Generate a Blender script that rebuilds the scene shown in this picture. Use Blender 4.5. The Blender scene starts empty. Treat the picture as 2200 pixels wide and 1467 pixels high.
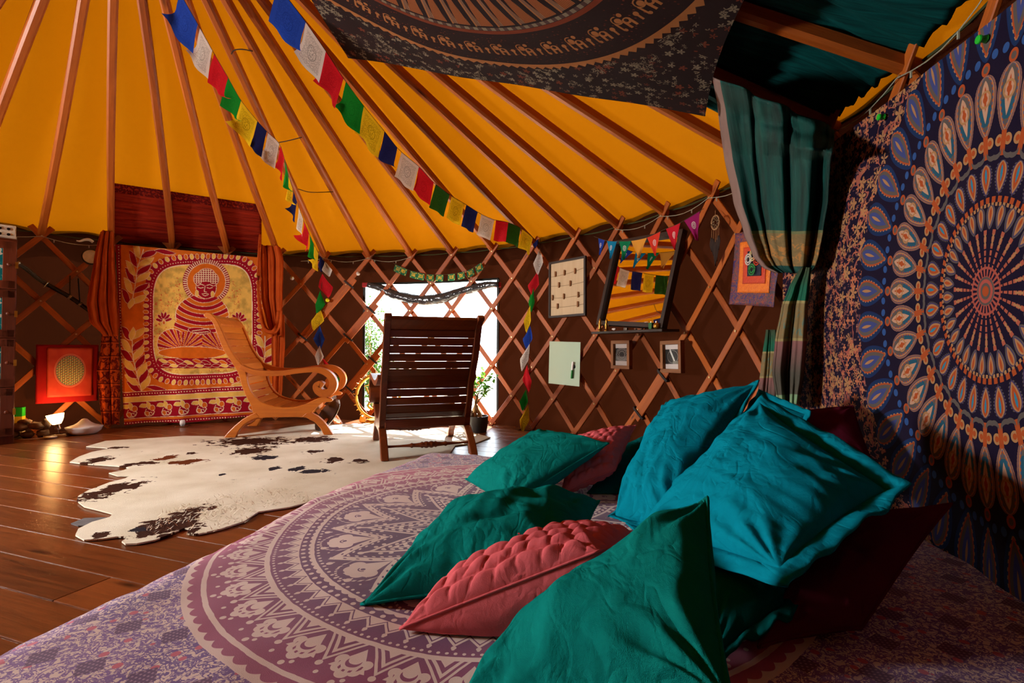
import bpy, bmesh, math, random
import numpy as np
from math import sin, cos, pi, radians, sqrt, atan2
from mathutils import Vector, Matrix, noise as mnoise
random.seed(7); np.random.seed(7)
sc = bpy.context.scene
C0 = sc.collection
V = Vector

# ------------------------------------------------------------------ camera
F_PX, HC = 1071.0, 0.713            # focal length in pixels of the 2200x1467 frame, eye height
PITCH, ROLL = 0.0132, 0.0049
_f = V((0, cos(PITCH), sin(PITCH))); _u = V((0, -sin(PITCH), cos(PITCH))); _r = V((1, 0, 0))
_R = _r*cos(ROLL) + _u*sin(ROLL); _U = _u*cos(ROLL) - _r*sin(ROLL)
CAM = V((0, 0, HC))
cd = bpy.data.cameras.new('camera'); cam = bpy.data.objects.new('camera', cd); C0.objects.link(cam)
cd.sensor_width = 36.0; cd.lens = F_PX/2200*36.0; cd.clip_start = 0.02; cd.clip_end = 200
m = Matrix.Identity(4)
for i in range(3):
    m[i][0] = _R[i]; m[i][1] = _U[i]; m[i][2] = -_f[i]; m[i][3] = CAM[i]
cam.matrix_world = m
sc.camera = cam
# ------------------------------------------------------------------ light
SUN_STR, SKY_STR, EXPOSURE = 48.0, 8.5, 0.0
SIDE_W = 290.0                                # lamp added in the assumed side window
SUN_AZ, SUN_EL = radians(12), radians(52)      # azimuth from +Y towards +X
w = bpy.data.worlds.new('World'); sc.world = w; w.use_nodes = True
bg = w.node_tree.nodes['Background']
bg.inputs[0].default_value = (0.80, 0.90, 1.0, 1); bg.inputs[1].default_value = SKY_STR
sd = bpy.data.lights.new('sun', 'SUN'); sd.energy = SUN_STR; sd.angle = 0.009; sd.color = (1.0, 0.93, 0.82)
so = bpy.data.objects.new('sun', sd); C0.objects.link(so)
sdir = V((sin(SUN_AZ)*cos(SUN_EL), cos(SUN_AZ)*cos(SUN_EL), sin(SUN_EL)))
so.rotation_euler = sdir.to_track_quat('Z', 'Y').to_euler(); so.location = sdir*20
sc.view_settings.view_transform = 'Standard'; sc.view_settings.look = 'None'
sc.view_settings.gamma = 1.0; sc.view_settings.use_curve_mapping = False
sc.view_settings.exposure = EXPOSURE
sc.cycles.use_denoising = True
sc.cycles.use_adaptive_sampling = True; sc.cycles.adaptive_threshold = 0.09; sc.cycles.adaptive_min_samples = 10
sc.cycles.max_bounces = 6; sc.cycles.diffuse_bounces = 4; sc.cycles.glossy_bounces = 3; sc.cycles.transmission_bounces = 4; sc.cycles.transparent_max_bounces = 12
sc.cycles.sample_clamp_indirect = 8.0
sc.cycles.caustics_reflective = False; sc.cycles.caustics_refractive = False

# ------------------------------------------------------------------ where things are
CY = V((-1.6527, 2.0398, 0)); RW = 3.0           # yurt centre and radius
STEP = 2*pi/42; PH = 0.3698
Z_EAVE, Z_APEX = 1.632, 2.968
def ang(k): return PH + STEP*(k-8)
def cyl(a, r, z): return V((CY.x + r*sin(a), CY.y + r*cos(a), z))
def ray(px, py):
    x = (px-1100)/F_PX; y = (733.5-py)/F_PX
    return _f + _R*x + _U*y                      # depth along view axis = 1
def at(px, py, d): return CAM + ray(px, py)*d
def on_floor(px, py, z=0.0):
    v = ray(px, py); return CAM + v*((z-HC)/v.z)
def on_wall(px, py, r=2.93):
    v = ray(px, py); a = v.x*v.x+v.y*v.y; ox = -CY.x; oy = -CY.y
    b = v.x*ox+v.y*oy; c = ox*ox+oy*oy-r*r
    return CAM + v*((-b+sqrt(b*b-a*c))/a)
def wall_az(p): return atan2(p.x-CY.x, p.y-CY.y)
KS = (Z_APEX-Z_EAVE)/RW
def on_roof(px, py, off=0.0):
    """point on the rafter cone lowered by off (vertical)"""
    v = ray(px, py)
    g = lambda t: (HC+v.z*t) - (Z_APEX-off-KS*sqrt((v.x*t-CY.x)**2+(v.y*t-CY.y)**2))
    lo, hi = 0.05, 0.05
    while g(hi) < 0 and hi < 12: hi += 0.02
    lo = hi-0.02
    for _ in range(30):
        m_ = (lo+hi)/2
        if g(m_) < 0: lo = m_
        else: hi = m_
    return CAM + v*hi
def near_wall(px, py, rmax=2.8):
    """floor point under a pixel, kept inside the lattice"""
    p = on_floor(px, py); d = V((p.x, p.y, 0))-CY
    if d.length <= rmax: return p
    q_ = on_wall(px, py, rmax); return V((q_.x, q_.y, 0))
def on_plane(px, py, p0, n):
    v = ray(px, py); return CAM + v*((p0-CAM).dot(n)/v.dot(n))

# ------------------------------------------------------------------ scene helpers
def props(o, label=None, cat=None, group=None, kind=None):
    if label: o['label'] = label
    if cat: o['category'] = cat
    if group: o['group'] = group
    if kind: o['kind'] = kind
    return o
def empty(name, loc, label=None, cat=None, group=None, kind=None):
    o = bpy.data.objects.new(name, None); o.empty_display_size = 0.05; C0.objects.link(o)
    o.location = loc; o['_l'] = 1; del o['_l']
    return props(o, label, cat, group, kind)
def world_loc(o):
    p = V(o.location)
    while o.parent is not None:
        p = p + V(o.parent.location) if o.matrix_parent_inverse == Matrix.Identity(4) else p
        o = o.parent
    return p
class G:
    """collects shapes, builds ONE mesh object"""
    def __init__(s): s.v = []; s.f = []; s.uv = []; s.c = None
    def add(s, vs, fs, uvs=None):
        n = len(s.v); s.v += [tuple(p) for p in vs]
        for i, f in enumerate(fs):
            s.f.append(tuple(a+n for a in f))
            s.uv.append(uvs[i] if uvs else [(0, 0)]*len(f))
        return s
    def box(s, c, size, M=None):
        hx, hy, hz = size[0]/2, size[1]/2, size[2]/2
        P = [V((x*hx, y*hy, z*hz)) for x in (-1, 1) for y in (-1, 1) for z in (-1, 1)]
        la = max(range(3), key=lambda i: size[i])
        fs = [(0, 1, 3, 2), (4, 6, 7, 5), (0, 4, 5, 1), (2, 3, 7, 6), (0, 2, 6, 4), (1, 5, 7, 3)]
        o = [i for i in range(3) if i != la]
        uvs = [[(P[a][la], P[a][o[0]]+P[a][o[1]]) for a in f] for f in fs]
        c = V(c)
        if M is not None: P = [M @ p for p in P]
        return s.add([p+c for p in P], fs, uvs)
    def sweep(s, pts, prof, frames=None, up=V((0, 0, 1)), closed=False, cap=True, scale=None, uoff=0.0):
        """prof: closed list of (a,b) in side/up axes; frames: list of (side, up) per point"""
        pts = [V(p) for p in pts]; n = len(pts); m = len(prof); vs = []; u = [uoff]
        for i in range(1, n): u.append(u[-1]+(pts[i]-pts[i-1]).length)
        per = [0.0]
        for j in range(m): per.append(per[-1]+(V(prof[(j+1) % m])-V(prof[j])).length)
        for i, p in enumerate(pts):
            if frames: sd_, up_ = frames[i]
            else:
                t = (pts[min(i+1, n-1)]-pts[max(i-1, 0)])
                if closed: t = pts[(i+1) % n]-pts[i-1]
                t.normalize(); sd_ = t.cross(up)
                if sd_.length < 1e-4: sd_ = t.cross(V((0, 1, 0.01)))
                sd_.normalize(); up_ = sd_.cross(t)
            k = scale[i] if scale else 1.0
            vs += [p + sd_*a*k + up_*b*k for a, b in prof]
        fs = []; uvs = []
        for i in range(n if closed else n-1):
            i2 = (i+1) % n
            for j in range(m):
                j2 = (j+1) % m
                fs.append((i*m+j, i*m+j2, i2*m+j2, i2*m+j))
                ub = u[i2] if i2 else u[-1]+(pts[0]-pts[-1]).length
                uvs.append([(u[i], per[j]), (u[i], per[j+1]), (ub, per[j+1]), (ub, per[j])])
        if cap and not closed:
            fs.append(tuple(reversed(range(m)))); uvs.append([(u[0]+a*.2, b) for a, b in reversed(prof)])
            fs.append(tuple((n-1)*m+j for j in range(m))); uvs.append([(u[-1]+a*.2, b) for a, b in prof])
        return s.add(vs, fs, uvs)
    def tube(s, pts, r, n=6, scale=None, closed=False, up=V((0, 0, 1))):
        return s.sweep(pts, [(r*cos(2*pi*j/n), r*sin(2*pi*j/n)) for j in range(n)], scale=scale, closed=closed, up=up)
    def bar(s, p0, p1, w, h, up=V((0, 0, 1)), bev=0.0, uoff=0.0):
        return s.sweep([p0, p1], rect(w, h, bev), up=up, uoff=uoff)
    def lathe(s, prof, c, n=16, M=None, cap=True):
        """prof list of (r,z)"""
        vs = []; m = len(prof); c = V(c)
        for i in range(m):
            for j in range(n):
                p = V((prof[i][0]*cos(2*pi*j/n), prof[i][0]*sin(2*pi*j/n), prof[i][1]))
                vs.append((M @ p if M is not None else p)+c)
        fs = []; uvs = []
        for i in range(m-1):
            for j in range(n):
                j2 = (j+1) % n
                fs.append((i*n+j, i*n+j2, (i+1)*n+j2, (i+1)*n+j))
                uvs.append([(j/n, prof[i][1]), ((j+1)/n, prof[i][1]), ((j+1)/n, prof[i+1][1]), (j/n, prof[i+1][1])])
        if cap:
            if prof[0][0] > 1e-5: fs.append(tuple(reversed(range(n)))); uvs.append([(0, 0)]*n)
            if prof[-1][0] > 1e-5: fs.append(tuple((m-1)*n+j for j in range(n))); uvs.append([(0, 0)]*n)
        return s.add(vs, fs, uvs)
    def prism(s, poly, d0, d1, fr):
        """poly in (a,b), extruded from d0 to d1; fr = function (a,b,d)->Vector"""
        n = len(poly); vs = [fr(a, b, d0) for a, b in poly]+[fr(a, b, d1) for a, b in poly]
        fs = [tuple(reversed(range(n))), tuple(range(n, 2*n))]
        uvs = [[poly[i] for i in reversed(range(n))], list(poly)]
        for i in range(n):
            j = (i+1) % n; fs.append((i, j, n+j, n+i))
            uvs.append([poly[i], poly[j], (poly[j][0], poly[j][1]+d1-d0), (poly[i][0], poly[i][1]+d1-d0)])
        return s.add(vs, fs, uvs)
    def grid(s, nu, nv, fn, uvfn=None, wrap=False):
        """fn(u,v) u,v in 0..1"""
        vs = [fn(i/nu, j/nv) for i in range(nu+1) for j in range(nv+1)]
        fs = []; uvs = []; uvfn = uvfn or (lambda u, v: (u, v)); m = nv+1
        for i in range(nu):
            for j in range(nv):
                fs.append((i*m+j, (i+1)*m+j, (i+1)*m+j+1, i*m+j+1))
                uvs.append([uvfn(i/nu, j/nv), uvfn((i+1)/nu, j/nv), uvfn((i+1)/nu, (j+1)/nv), uvfn(i/nu, (j+1)/nv)])
        return s.add(vs, fs, uvs)
    def build(s, name, mat, parent=None, smooth=False, bevel=0, subsurf=0, solid=0, origin=None, local=False, sharp=None, seg=2):
        me = bpy.data.meshes.new(name)
        org = V((0, 0, 0))
        if parent is not None and not local: org = world_loc(parent)
        elif origin is not None: org = V(origin)
        elif not local and parent is None:
            a = np.array(s.v); lo = a.min(0); hi = a.max(0); org = V(((lo[0]+hi[0])/2, (lo[1]+hi[1])/2, lo[2]))
        me.from_pydata([(p[0]-org.x, p[1]-org.y, p[2]-org.z) for p in s.v], [], s.f)
        uvl = me.uv_layers.new(name='UVMap')
        flat = np.array([c for f in s.uv for p in f for c in p], dtype=np.float32)
        if len(flat) == 2*len(me.loops): uvl.data.foreach_set('uv', flat)
        if smooth: me.polygons.foreach_set('use_smooth', [True]*len(me.polygons))
        if mat is not None: me.materials.append(mat)
        me.validate(); me.update()
        o = bpy.data.objects.new(name, me); C0.objects.link(o)
        if parent is not None: o.parent = parent
        elif not local: o.location = org
        if sharp: 
            try: me.set_sharp_from_angle(angle=sharp)
            except Exception: pass
        if bevel:
            b = o.modifiers.new('bevel', 'BEVEL'); b.width = bevel; b.segments = seg; b.limit_method = 'ANGLE'; b.angle_limit = 0.6
        if solid:
            b = o.modifiers.new('solid', 'SOLIDIFY'); b.thickness = solid; b.offset = 0
        if subsurf:
            b = o.modifiers.new('sub', 'SUBSURF'); b.levels = subsurf; b.render_levels = subsurf
        return o
def rect(w, h, bev=0.0):
    a, b = w/2, h/2
    if bev <= 0: return [(-a, -b), (a, -b), (a, b), (-a, b)]
    return [(-a+bev, -b), (a-bev, -b), (a, -b+bev), (a, b-bev), (a-bev, b), (-a+bev, b), (-a, b-bev), (-a, -b+bev)]
def copy_tree(o, parent=None):
    c = o.copy(); C0.objects.link(c); c.parent = parent
    for ch in list(o.children): copy_tree(ch, c)
    return c
def smooth_path(pts, n=8):
    """Catmull-Rom through the points"""
    P = [V(p) for p in pts]; P = [P[0]*2-P[1]]+P+[P[-1]*2-P[-2]]; out = []
    for i in range(1, len(P)-2):
        for j in range(n):
            t = j/n
            out.append(0.5*((2*P[i])+(P[i+1]-P[i-1])*t+(2*P[i-1]-5*P[i]+4*P[i+1]-P[i+2])*t*t+(3*P[i]-P[i-1]-3*P[i+1]+P[i+2])*t**3))
    out.append(P[-2]); return out

# ------------------------------------------------------------------ materials: shader maths written as Python expressions
def lin(r, g, b):
    f = lambda c: c/12.92 if c <= .04045 else ((c+.055)/1.055)**2.4
    return (f(r/255), f(g/255), f(b/255), 1)
class S:
    """a float socket in a node tree with operators"""
    def __init__(s, nt, sock): s.nt = nt; s.k = sock
    def _m(s, op, *a):
        n = s.nt.nodes.new('ShaderNodeMath'); n.operation = op
        for i, x in enumerate((s,)+a):
            if isinstance(x, S): s.nt.links.new(x.k, n.inputs[i])
            else: n.inputs[i].default_value = float(x)
        return S(s.nt, n.outputs[0])
    def __add__(s, o): return s._m('ADD', o)
    __radd__ = __add__
    def __sub__(s, o): return s._m('SUBTRACT', o)
    def __rsub__(s, o): return (s*-1)+o
    def __mul__(s, o): return s._m('MULTIPLY', o)
    __rmul__ = __mul__
    def __truediv__(s, o): return s._m('DIVIDE', o)
    def __neg__(s): return s*-1
    def lt(s, o): return s._m('LESS_THAN', o)
    def gt(s, o): return s._m('GREATER_THAN', o)
    def between(s, a, b): return s.gt(a)*s.lt(b)
    def abs(s): return s._m('ABSOLUTE')
    def sin(s): return s._m('SINE')
    def cos(s): return s._m('COSINE')
    def fract(s): return s._m('FRACT')
    def floor(s): return s._m('FLOOR')
    def pow(s, e): return s._m('POWER', e)
    def sqrt(s): return s._m('SQRT')
    def max(s, o): return s._m('MAXIMUM', o)
    def min(s, o): return s._m('MINIMUM', o)
    def inv(s): return 1-s
def hyp(a, b): return (a*a+b*b).sqrt()
class Mat:
    def __init__(s, name, rough=0.7, spec=0.3):
        s.m = bpy.data.materials.new(name); s.m.use_nodes = True; s.nt = s.m.node_tree
        s.b = s.nt.nodes['Principled BSDF']; s.b.inputs['Roughness'].default_value = rough
        s.b.inputs['Specular IOR Level'].default_value = spec
    def node(s, t, **k):
        n = s.nt.nodes.new(t)
        for a, v in k.items(): setattr(n, a, v)
        return n
    def link(s, a, b): s.nt.links.new(a, b)
    def uv(s, ox=0, oy=0):
        n = s.node('ShaderNodeUVMap'); x = s.node('ShaderNodeSeparateXYZ'); s.link(n.outputs[0], x.inputs[0])
        return S(s.nt, x.outputs[0])-ox, S(s.nt, x.outputs[1])-oy
    def obj(s):
        n = s.node('ShaderNodeTexCoord'); return n.outputs['Object']
    def uvv(s): return s.node('ShaderNodeUVMap').outputs[0]
    def comb(s, x, y, z=0.0):
        n = s.node('ShaderNodeCombineXYZ')
        for i, a in enumerate((x, y, z)):
            if isinstance(a, S): s.link(a.k, n.inputs[i])
            else: n.inputs[i].default_value = a
        return n.outputs[0]
    def scale(s, vec, sx, sy, sz=1.0, off=(0, 0, 0)):
        n = s.node('ShaderNodeMapping'); s.link(vec, n.inputs[0]); n.inputs['Scale'].default_value = (sx, sy, sz); n.inputs['Location'].default_value = off
        return n.outputs[0]
    def noise(s, vec, scale=5, detail=3, rough=0.5, dist=0.0):
        n = s.node('ShaderNodeTexNoise')
        if vec is not None: s.link(vec, n.inputs['Vector'])
        n.inputs['Scale'].default_value = scale; n.inputs['Detail'].default_value = detail
        n.inputs['Roughness'].default_value = rough; n.inputs['Distortion'].default_value = dist
        return S(s.nt, n.outputs['Fac'])
    def voro(s, vec, scale=5, feature='F1', rnd=1.0):
        n = s.node('ShaderNodeTexVoronoi', feature=feature); s.link(vec, n.inputs['Vector'])
        n.inputs['Scale'].default_value = scale; n.inputs['Randomness'].default_value = rnd
        return n
    def rand(s):
        return S(s.nt, s.node('ShaderNodeObjectInfo').outputs['Random'])
    def ramp(s, x, stops, interp='LINEAR'):
        n = s.node('ShaderNodeValToRGB'); n.color_ramp.interpolation = interp; e = n.color_ramp.elements
        while len(e) < len(stops): e.new(0.5)
        for i, (p, c) in enumerate(stops): e[i].position = p; e[i].color = c if len(c) == 4 else (*c, 1)
        s.link(x.k, n.inputs[0]); return n.outputs[0]
    def mix(s, fac, a, b, mode='MIX'):
        n = s.node('ShaderNodeMix', data_type='RGBA', blend_type=mode); n.clamp_factor = True
        ins = [i for i in n.inputs if i.type == 'RGBA']
        if isinstance(fac, S): s.link(fac.k, n.inputs[0])
        else: n.inputs[0].default_value = fac
        for sck, c in zip(ins, (a, b)):
            if isinstance(c, (tuple, list)): sck.default_value = c if len(c) == 4 else (*c, 1)
            else: s.link(c, sck)
        return [o for o in n.outputs if o.type == 'RGBA'][0]
    def color(s, c):
        if isinstance(c, (tuple, list)): s.b.inputs['Base Color'].default_value = c if len(c) == 4 else (*c, 1)
        else: s.link(c, s.b.inputs['Base Color'])
        s.c = c; return s
    def bump(s, h, strength=0.3, dist=0.01):
        n = s.node('ShaderNodeBump'); n.inputs['Strength'].default_value = strength; n.inputs['Distance'].default_value = dist
        s.link(h.k, n.inputs['Height']); s.link(n.outputs[0], s.b.inputs['Normal']); return s
    def roughness(s, x): s.link(x.k, s.b.inputs['Roughness']); return s
    def translucent(s, fac, tint=None):
        """a cloth that lets light through: mix with a translucent shader of the same colour"""
        t = s.node('ShaderNodeBsdfTranslucent'); mx = s.node('ShaderNodeMixShader'); mx.inputs[0].default_value = fac
        c = tint if tint is not None else s.c
        if isinstance(c, (tuple, list)): t.inputs[0].default_value = c if len(c) == 4 else (*c, 1)
        else: s.link(c, t.inputs[0])
        out = s.nt.nodes['Material Output']
        s.link(s.b.outputs[0], mx.inputs[1]); s.link(t.outputs[0], mx.inputs[2]); s.link(mx.outputs[0], out.inputs[0]); return s
    def emit(s, c, strength):
        s.b.inputs['Emission Color'].default_value = c; s.b.inputs['Emission Strength'].default_value = strength; return s

def wood(name, dark, light, rough=0.45, scale=1.0, knots=True, spec=0.35, grain=1.0):
    M = Mat(name, rough, spec); uv = M.uvv(); r = M.rand()
    off = M.comb(r*37.0, r*11.0, 0.0)
    n = M.node('ShaderNodeVectorMath', operation='ADD'); M.link(uv, n.inputs[0]); M.link(off, n.inputs[1]); vec = n.outputs[0]
    a = M.noise(M.scale(vec, 2.2*scale, 34*scale), 1.0, 5, 0.6, 1.2)
    b = M.noise(M.scale(vec, 6*scale, 190*scale), 1.0, 3, 0.6, 0.4)
    c = M.noise(M.scale(vec, 1.1*scale, 3.0*scale), 1.0, 2)
    x = a*0.62*grain+b*0.28*grain+c*0.35+(r-0.5)*0.22+(1-grain)*.35
    col = M.ramp(x, [(0.30, dark), (0.62, tuple((dark[i]*.45+light[i]*.55) for i in range(3))+(1,)), (0.85, light)])
    if knots:
        v = M.voro(M.scale(vec, 2.2*scale, 9*scale), 1.0)
        d = S(M.nt, v.outputs['Distance'])
        col = M.mix((0.16-d).max(0.0)*7.0, col, tuple(q*.35 for q in dark[:3])+(1,))
    M.color(col); M.bump(a*0.6+b*0.4, 0.25, 0.004)
    return M.m
def plain(name, col, rough=0.6, spec=0.3, metal=0.0, var=0.0, vs=20):
    M = Mat(name, rough, spec); M.b.inputs['Metallic'].default_value = metal
    if var:
        x = M.noise(M.obj(), vs, 4)
        M.color(M.ramp(x, [(0.3, tuple(c*(1-var) for c in col[:3])+(1,)), (0.7, tuple(min(1, c*(1+var)) for c in col[:3])+(1,))]))
    else: M.color(col)
    return M.m
def cloth(name, col, trans=0.0, weave=900, var=0.12, bump=0.15, rough=0.9, wr=0.0, tint=None, vs=9):
    M = Mat(name, rough, 0.0); o = M.obj()
    x = M.noise(o, vs, 4, 0.6); y = M.noise(o, weave, 1)
    z = x*0.8+y*0.2
    M.color(M.ramp(z, [(0.25, tuple(c*(1-var) for c in col[:3])+(1,)), (0.75, tuple(min(1, c*(1+var)) for c in col[:3])+(1,))]))
    h = y*0.25+((M.noise(o, 16, 4, 0.6, 1.6)*.8+((M.noise(o, 6.5, 2, .5, 1.3)-.5).abs()*14).min(1.0)*.45+((M.noise(M.scale(o, 1.6, .8, 1.2, (3, 1, 2)), 11, 2, .5, 1.0)-.5).abs()*12).min(1.0)*.30+M.noise(M.scale(o, 1, .3, 1), 130, 2, .5, .6)*.25)*wr if wr else 0)
    M.bump(h, bump, 0.004 if not wr else 0.016)
    if trans: M.translucent(trans, tint)
    return M.m
# ------------------------------------------------------------------ the yurt: floor, wall, lattice, rafters, canvas
WOOD_FLOOR = wood('varnished_floor_pine', lin(58, 28, 12), lin(136, 72, 32), 0.28, 1.0, True, 0.5)
WOOD_LATH = wood('lattice_pine', lin(108, 44, 8), lin(182, 94, 26), 0.5, 1.6, True, 0.3, .8)
WOOD_RAFTER = wood('rafter_pine', lin(112, 46, 9), lin(178, 92, 26), 0.5, 1.2, True, 0.3, .8)
DARK = plain('dark_underlay', lin(20, 12, 8), 0.9)

g = G(); g.lathe([(3.1, -0.06), (3.1, -0.024)], CY, 64); fl = g.build('floor', DARK, origin=(CY.x, CY.y, 0))
props(fl, 'varnished orange pine plank floor of the round tent', 'floor', None, 'structure')
tdir = V((0.9437, -0.3308, 0)); ndir = V((0.3308, 0.9437, 0)); PW = 0.1525
o0 = 1.206; cN = CY.dot(ndir); cT = CY.dot(tdir)
q0 = int(math.floor((cN-3.0-o0)/PW)); q1 = int(math.ceil((cN+3.0-o0)/PW))
for q in range(q0, q1):
    a = o0+q*PW; b = a+PW; mid = (a+b)/2
    dmax = max(abs(a-cN), abs(b-cN))
    if dmax > 3.0: dmax = min(abs(a-cN), abs(b-cN))+0.02
    if dmax >= 3.0: continue
    half = sqrt(9.0-dmax**2)
    t0 = cT-half; tend = cT+half; cuts = [t0]
    x = t0-random.uniform(0.2, 2.2)
    while x < tend:
        x += random.uniform(1.6, 2.6)
        if x-cuts[-1] > 0.3 and tend-x > 0.3: cuts.append(x)
    cuts.append(tend)
    for c0, c1 in zip(cuts, cuts[1:]):
        g = G(); Mx = Matrix((tdir, ndir, V((0, 0, 1)))).transposed()
        g.box(tdir*((c0+c1)/2)+ndir*mid+V((0, 0, -0.012)), (c1-c0-0.0015, PW-0.003, 0.024), Mx)
        g.build('plank', WOOD_FLOOR, fl, bevel=0.0022, seg=2)

# canvas roof (orange, sunlight glows through) and brown wall cloth
M = Mat('orange_canvas', 0.95, 0.0); o = M.obj()
x = M.noise(o, 1.3, 3); y = M.noise(o, 420, 2)
M.color(M.ramp(x*0.75+y*0.25, [(0.3, (0.34, 0.125, 0.004, 1)), (0.7, (0.40, 0.15, 0.006, 1))]))
M.bump(y*0.3+M.noise(M.scale(o, 1, 1, 4), 3.0, 3)*3.0, 0.35, 0.02)
M.translucent(0.5, (0.044, 0.0126, 0.0001, 1)); CANVAS = M.m
NA = 42*8
def roof_z(r): return Z_APEX - KS*r
def canvas_pt(u, v):
    a = 2*pi*u; r = 0.0 + 3.12*v
    kk = ((a-PH)/STEP) % 1.0; sag = -0.016*(abs(kk-.5)*2)**2+0.012
    wob = (0.010*sin(a*42*1.0+v*40)+0.006*mnoise.noise((cos(a)*9, sin(a)*9, v*24))+0.004*mnoise.noise((cos(a)*4, sin(a)*4, v*60+3)))*max(0, (v-.80)/.20)
    return cyl(a, r+wob*.3, roof_z(r)+0.045+sag*min(1, v*2)+wob + (-.02*((v-.95)/.05)**2 if v > .95 else 0))
g = G(); g.grid(NA*2, 64, canvas_pt)
ce = g.build('ceiling', CANVAS, smooth=True, origin=(CY.x, CY.y, 1.6))
props(ce, 'glowing orange canvas roof stretched over the rafters', 'canvas roof', None, 'structure')

pL = on_wall(783, 700, 3.03); pR = on_wall(1071, 700, 3.03)
AW0, AW1 = wall_az(pL), wall_az(pR); ZW0, ZW1 = 0.07, on_wall(925, 607, 3.03).z
M = Mat('brown_wall_cloth', 0.95, 0.0); o = M.obj()
x = M.noise(o, 2.5, 4); y = M.noise(o, 500, 2)
M.color(M.ramp(x*0.7+y*0.3, [(0.3, lin(30, 12, 6)), (0.7, lin(42, 18, 9))])); M.bump(y*.3+M.noise(M.scale(o, 1, 1, .35), 5, 3)*2, 0.35, 0.02)
M.translucent(0.06, lin(58, 24, 10)); WALL = M.m
N_A = 252; n0 = N_A
AS0, AS1, ZS0, ZS1 = -1.87, -1.59, 1.00, 1.46         # assumed side window, out of view left of the wardrobe
angs = [AW0+(AW1-AW0)*i/16 for i in range(17)]
rest = [AW1+(AS0+2*pi-AW1)*i/150 for i in range(1, 151)]+[AS0+2*pi+(AS1-AS0)*i/8 for i in range(1, 9)]+[AS1+2*pi+(AW0-AS1)*i/60 for i in range(1, 60)]
angs = angs+rest; zs = sorted([-0.05, ZW0, ZS0, ZS1, ZW1, 1.5, 1.62, 1.74]+[ZW0+(ZW1-ZW0)*i/10 for i in range(1, 10)])
def wall_pt(a, z):
    rr = 3.035+0.012*sin(a*9+z*2)+0.008*sin(a*31+1.3*z)
    if z < 0.12: rr += 0.01*sin(a*60)
    return cyl(a, rr, z)
vs = [wall_pt(a, z) for a in angs for z in zs]; nz = len(zs); fs = []
for i in range(len(angs)):
    i2 = (i+1) % len(angs)
    for j in range(nz-1):
        if i < 16 and zs[j] >= ZW0-1e-6 and zs[j+1] <= ZW1+1e-6: continue
        if 166 <= i < 174 and zs[j] >= ZS0-1e-6 and zs[j+1] <= ZS1+1e-6: continue
        fs.append((i*nz+j, i2*nz+j, i2*nz+j+1, i*nz+j+1))
g = G(); g.add(vs, fs); wl = g.build('wall_round', WALL, smooth=True, origin=(CY.x, CY.y, 0))
props(wl, 'dark brown cloth wall of the round tent behind the wooden lattice', 'wall', None, 'structure')

# lattice
ROW0, ROWH = 0.02, 0.264; ZTOP = ROW0+6*ROWH
la = empty('lattice_wall', (CY.x, CY.y, 0), 'criss-cross wooden lattice of pine laths running round the tent wall', 'lattice', None, 'structure')
def lath_pts(k, sgn, r, z0, z1, n=14, shift=0.0):
    P = []; Fm = []
    for i in range(n+1):
        z = z0+(z1-z0)*i/n; a = ang(k)-sgn*(ZTOP-z)/ROWH*STEP/2+shift
        P.append(cyl(a, r, z)); rad = V((sin(a), cos(a), 0))
        t = V((cos(a), -sin(a), 0))*(sgn*STEP/2/ROWH*r)+V((0, 0, 1)); t.normalize()
        Fm.append((rad.cross(t).normalized(), rad))
    return P, Fm
PROF = rect(0.043, 0.014, 0.003)
def lath(k, sgn, r, z0=0.005, z1=1.675, shift=0.0, name='lath'):
    P, Fm = lath_pts(k, sgn, r, z0, z1, max(4, int((z1-z0)*9)), shift)
    g = G(); g.sweep(P, PROF, frames=Fm); return g.build(name, WOOD_LATH, la)
jit = random.Random(3)
for k in range(-14, 28):
    lath(k, 1, 2.952, 0.004, 1.675+jit.uniform(-.012, .012))
    lath(k, -1, 2.974, 0.004, 1.675+jit.uniform(-.012, .012))
# doubled laths and rubber straps where two lattice sections meet
STRAP = plain('black_rubber_strap', lin(38, 32, 30), 0.8)
def strap_at(k, sgn, z, sh):
    a = ang(k)-sgn*(ZTOP-z)/ROWH*STEP/2+sh/2; c = cyl(a, 2.952, z); rad = V((sin(a), cos(a), 0))
    t = (V((cos(a), -sin(a), 0))*(sgn*STEP/2/ROWH*2.95)+V((0, 0, 1))).normalized(); s_ = rad.cross(t).normalized()
    g = G(); pr = []
    for q in range(12):
        th = 2*pi*q/12; pr.append(c+s_*(0.056*max(-1, min(1, 1.35*cos(th))))+rad*(0.016*max(-1, min(1, 1.35*sin(th)))))
    g.sweep(pr, rect(0.004, 0.016), frames=[((p-c).normalized(), t) for p in pr], closed=True); g.build('strap', STRAP, la)
def joint(k, dz):
    sh = 0.0152
    for i, (z0, z1) in enumerate(dz): lath(k+i*0, 1, 2.95, z0, z1, sh)
for k, zs_ in ((8, ((0.95, 1.32),)), (6, ())): pass
for (k, z0, z1) in ((5.98, 1.02, 1.36), (6.98, .70, 1.12), (6.0, .22, .46)):
    pass
def double(px0, py0, px1, py1):
    """second lath alongside the '/' lath between two picture points"""
    a = on_wall(px0, py0, 2.952); b = on_wall(px1, py1, 2.952)
    zz0, zz1 = min(a.z, b.z), max(a.z, b.z); zm = (zz0+zz1)/2
    am = wall_az((a+b)/2); kk = (am-PH)/STEP+8+(ZTOP-zm)/ROWH/2
    k = math.floor(kk+.5); lath(k, 1, 2.951, zz0, zz1, 0.0152)
    strap_at(k, 1, zz1-.05, 0.0152); strap_at(k, 1, zz0+.05, 0.0152)
double(700, 735, 748, 600); double(730, 735, 792, 655); double(722, 845, 790, 762)
double(1360, 900, 1425, 790)
g = G()
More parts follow.
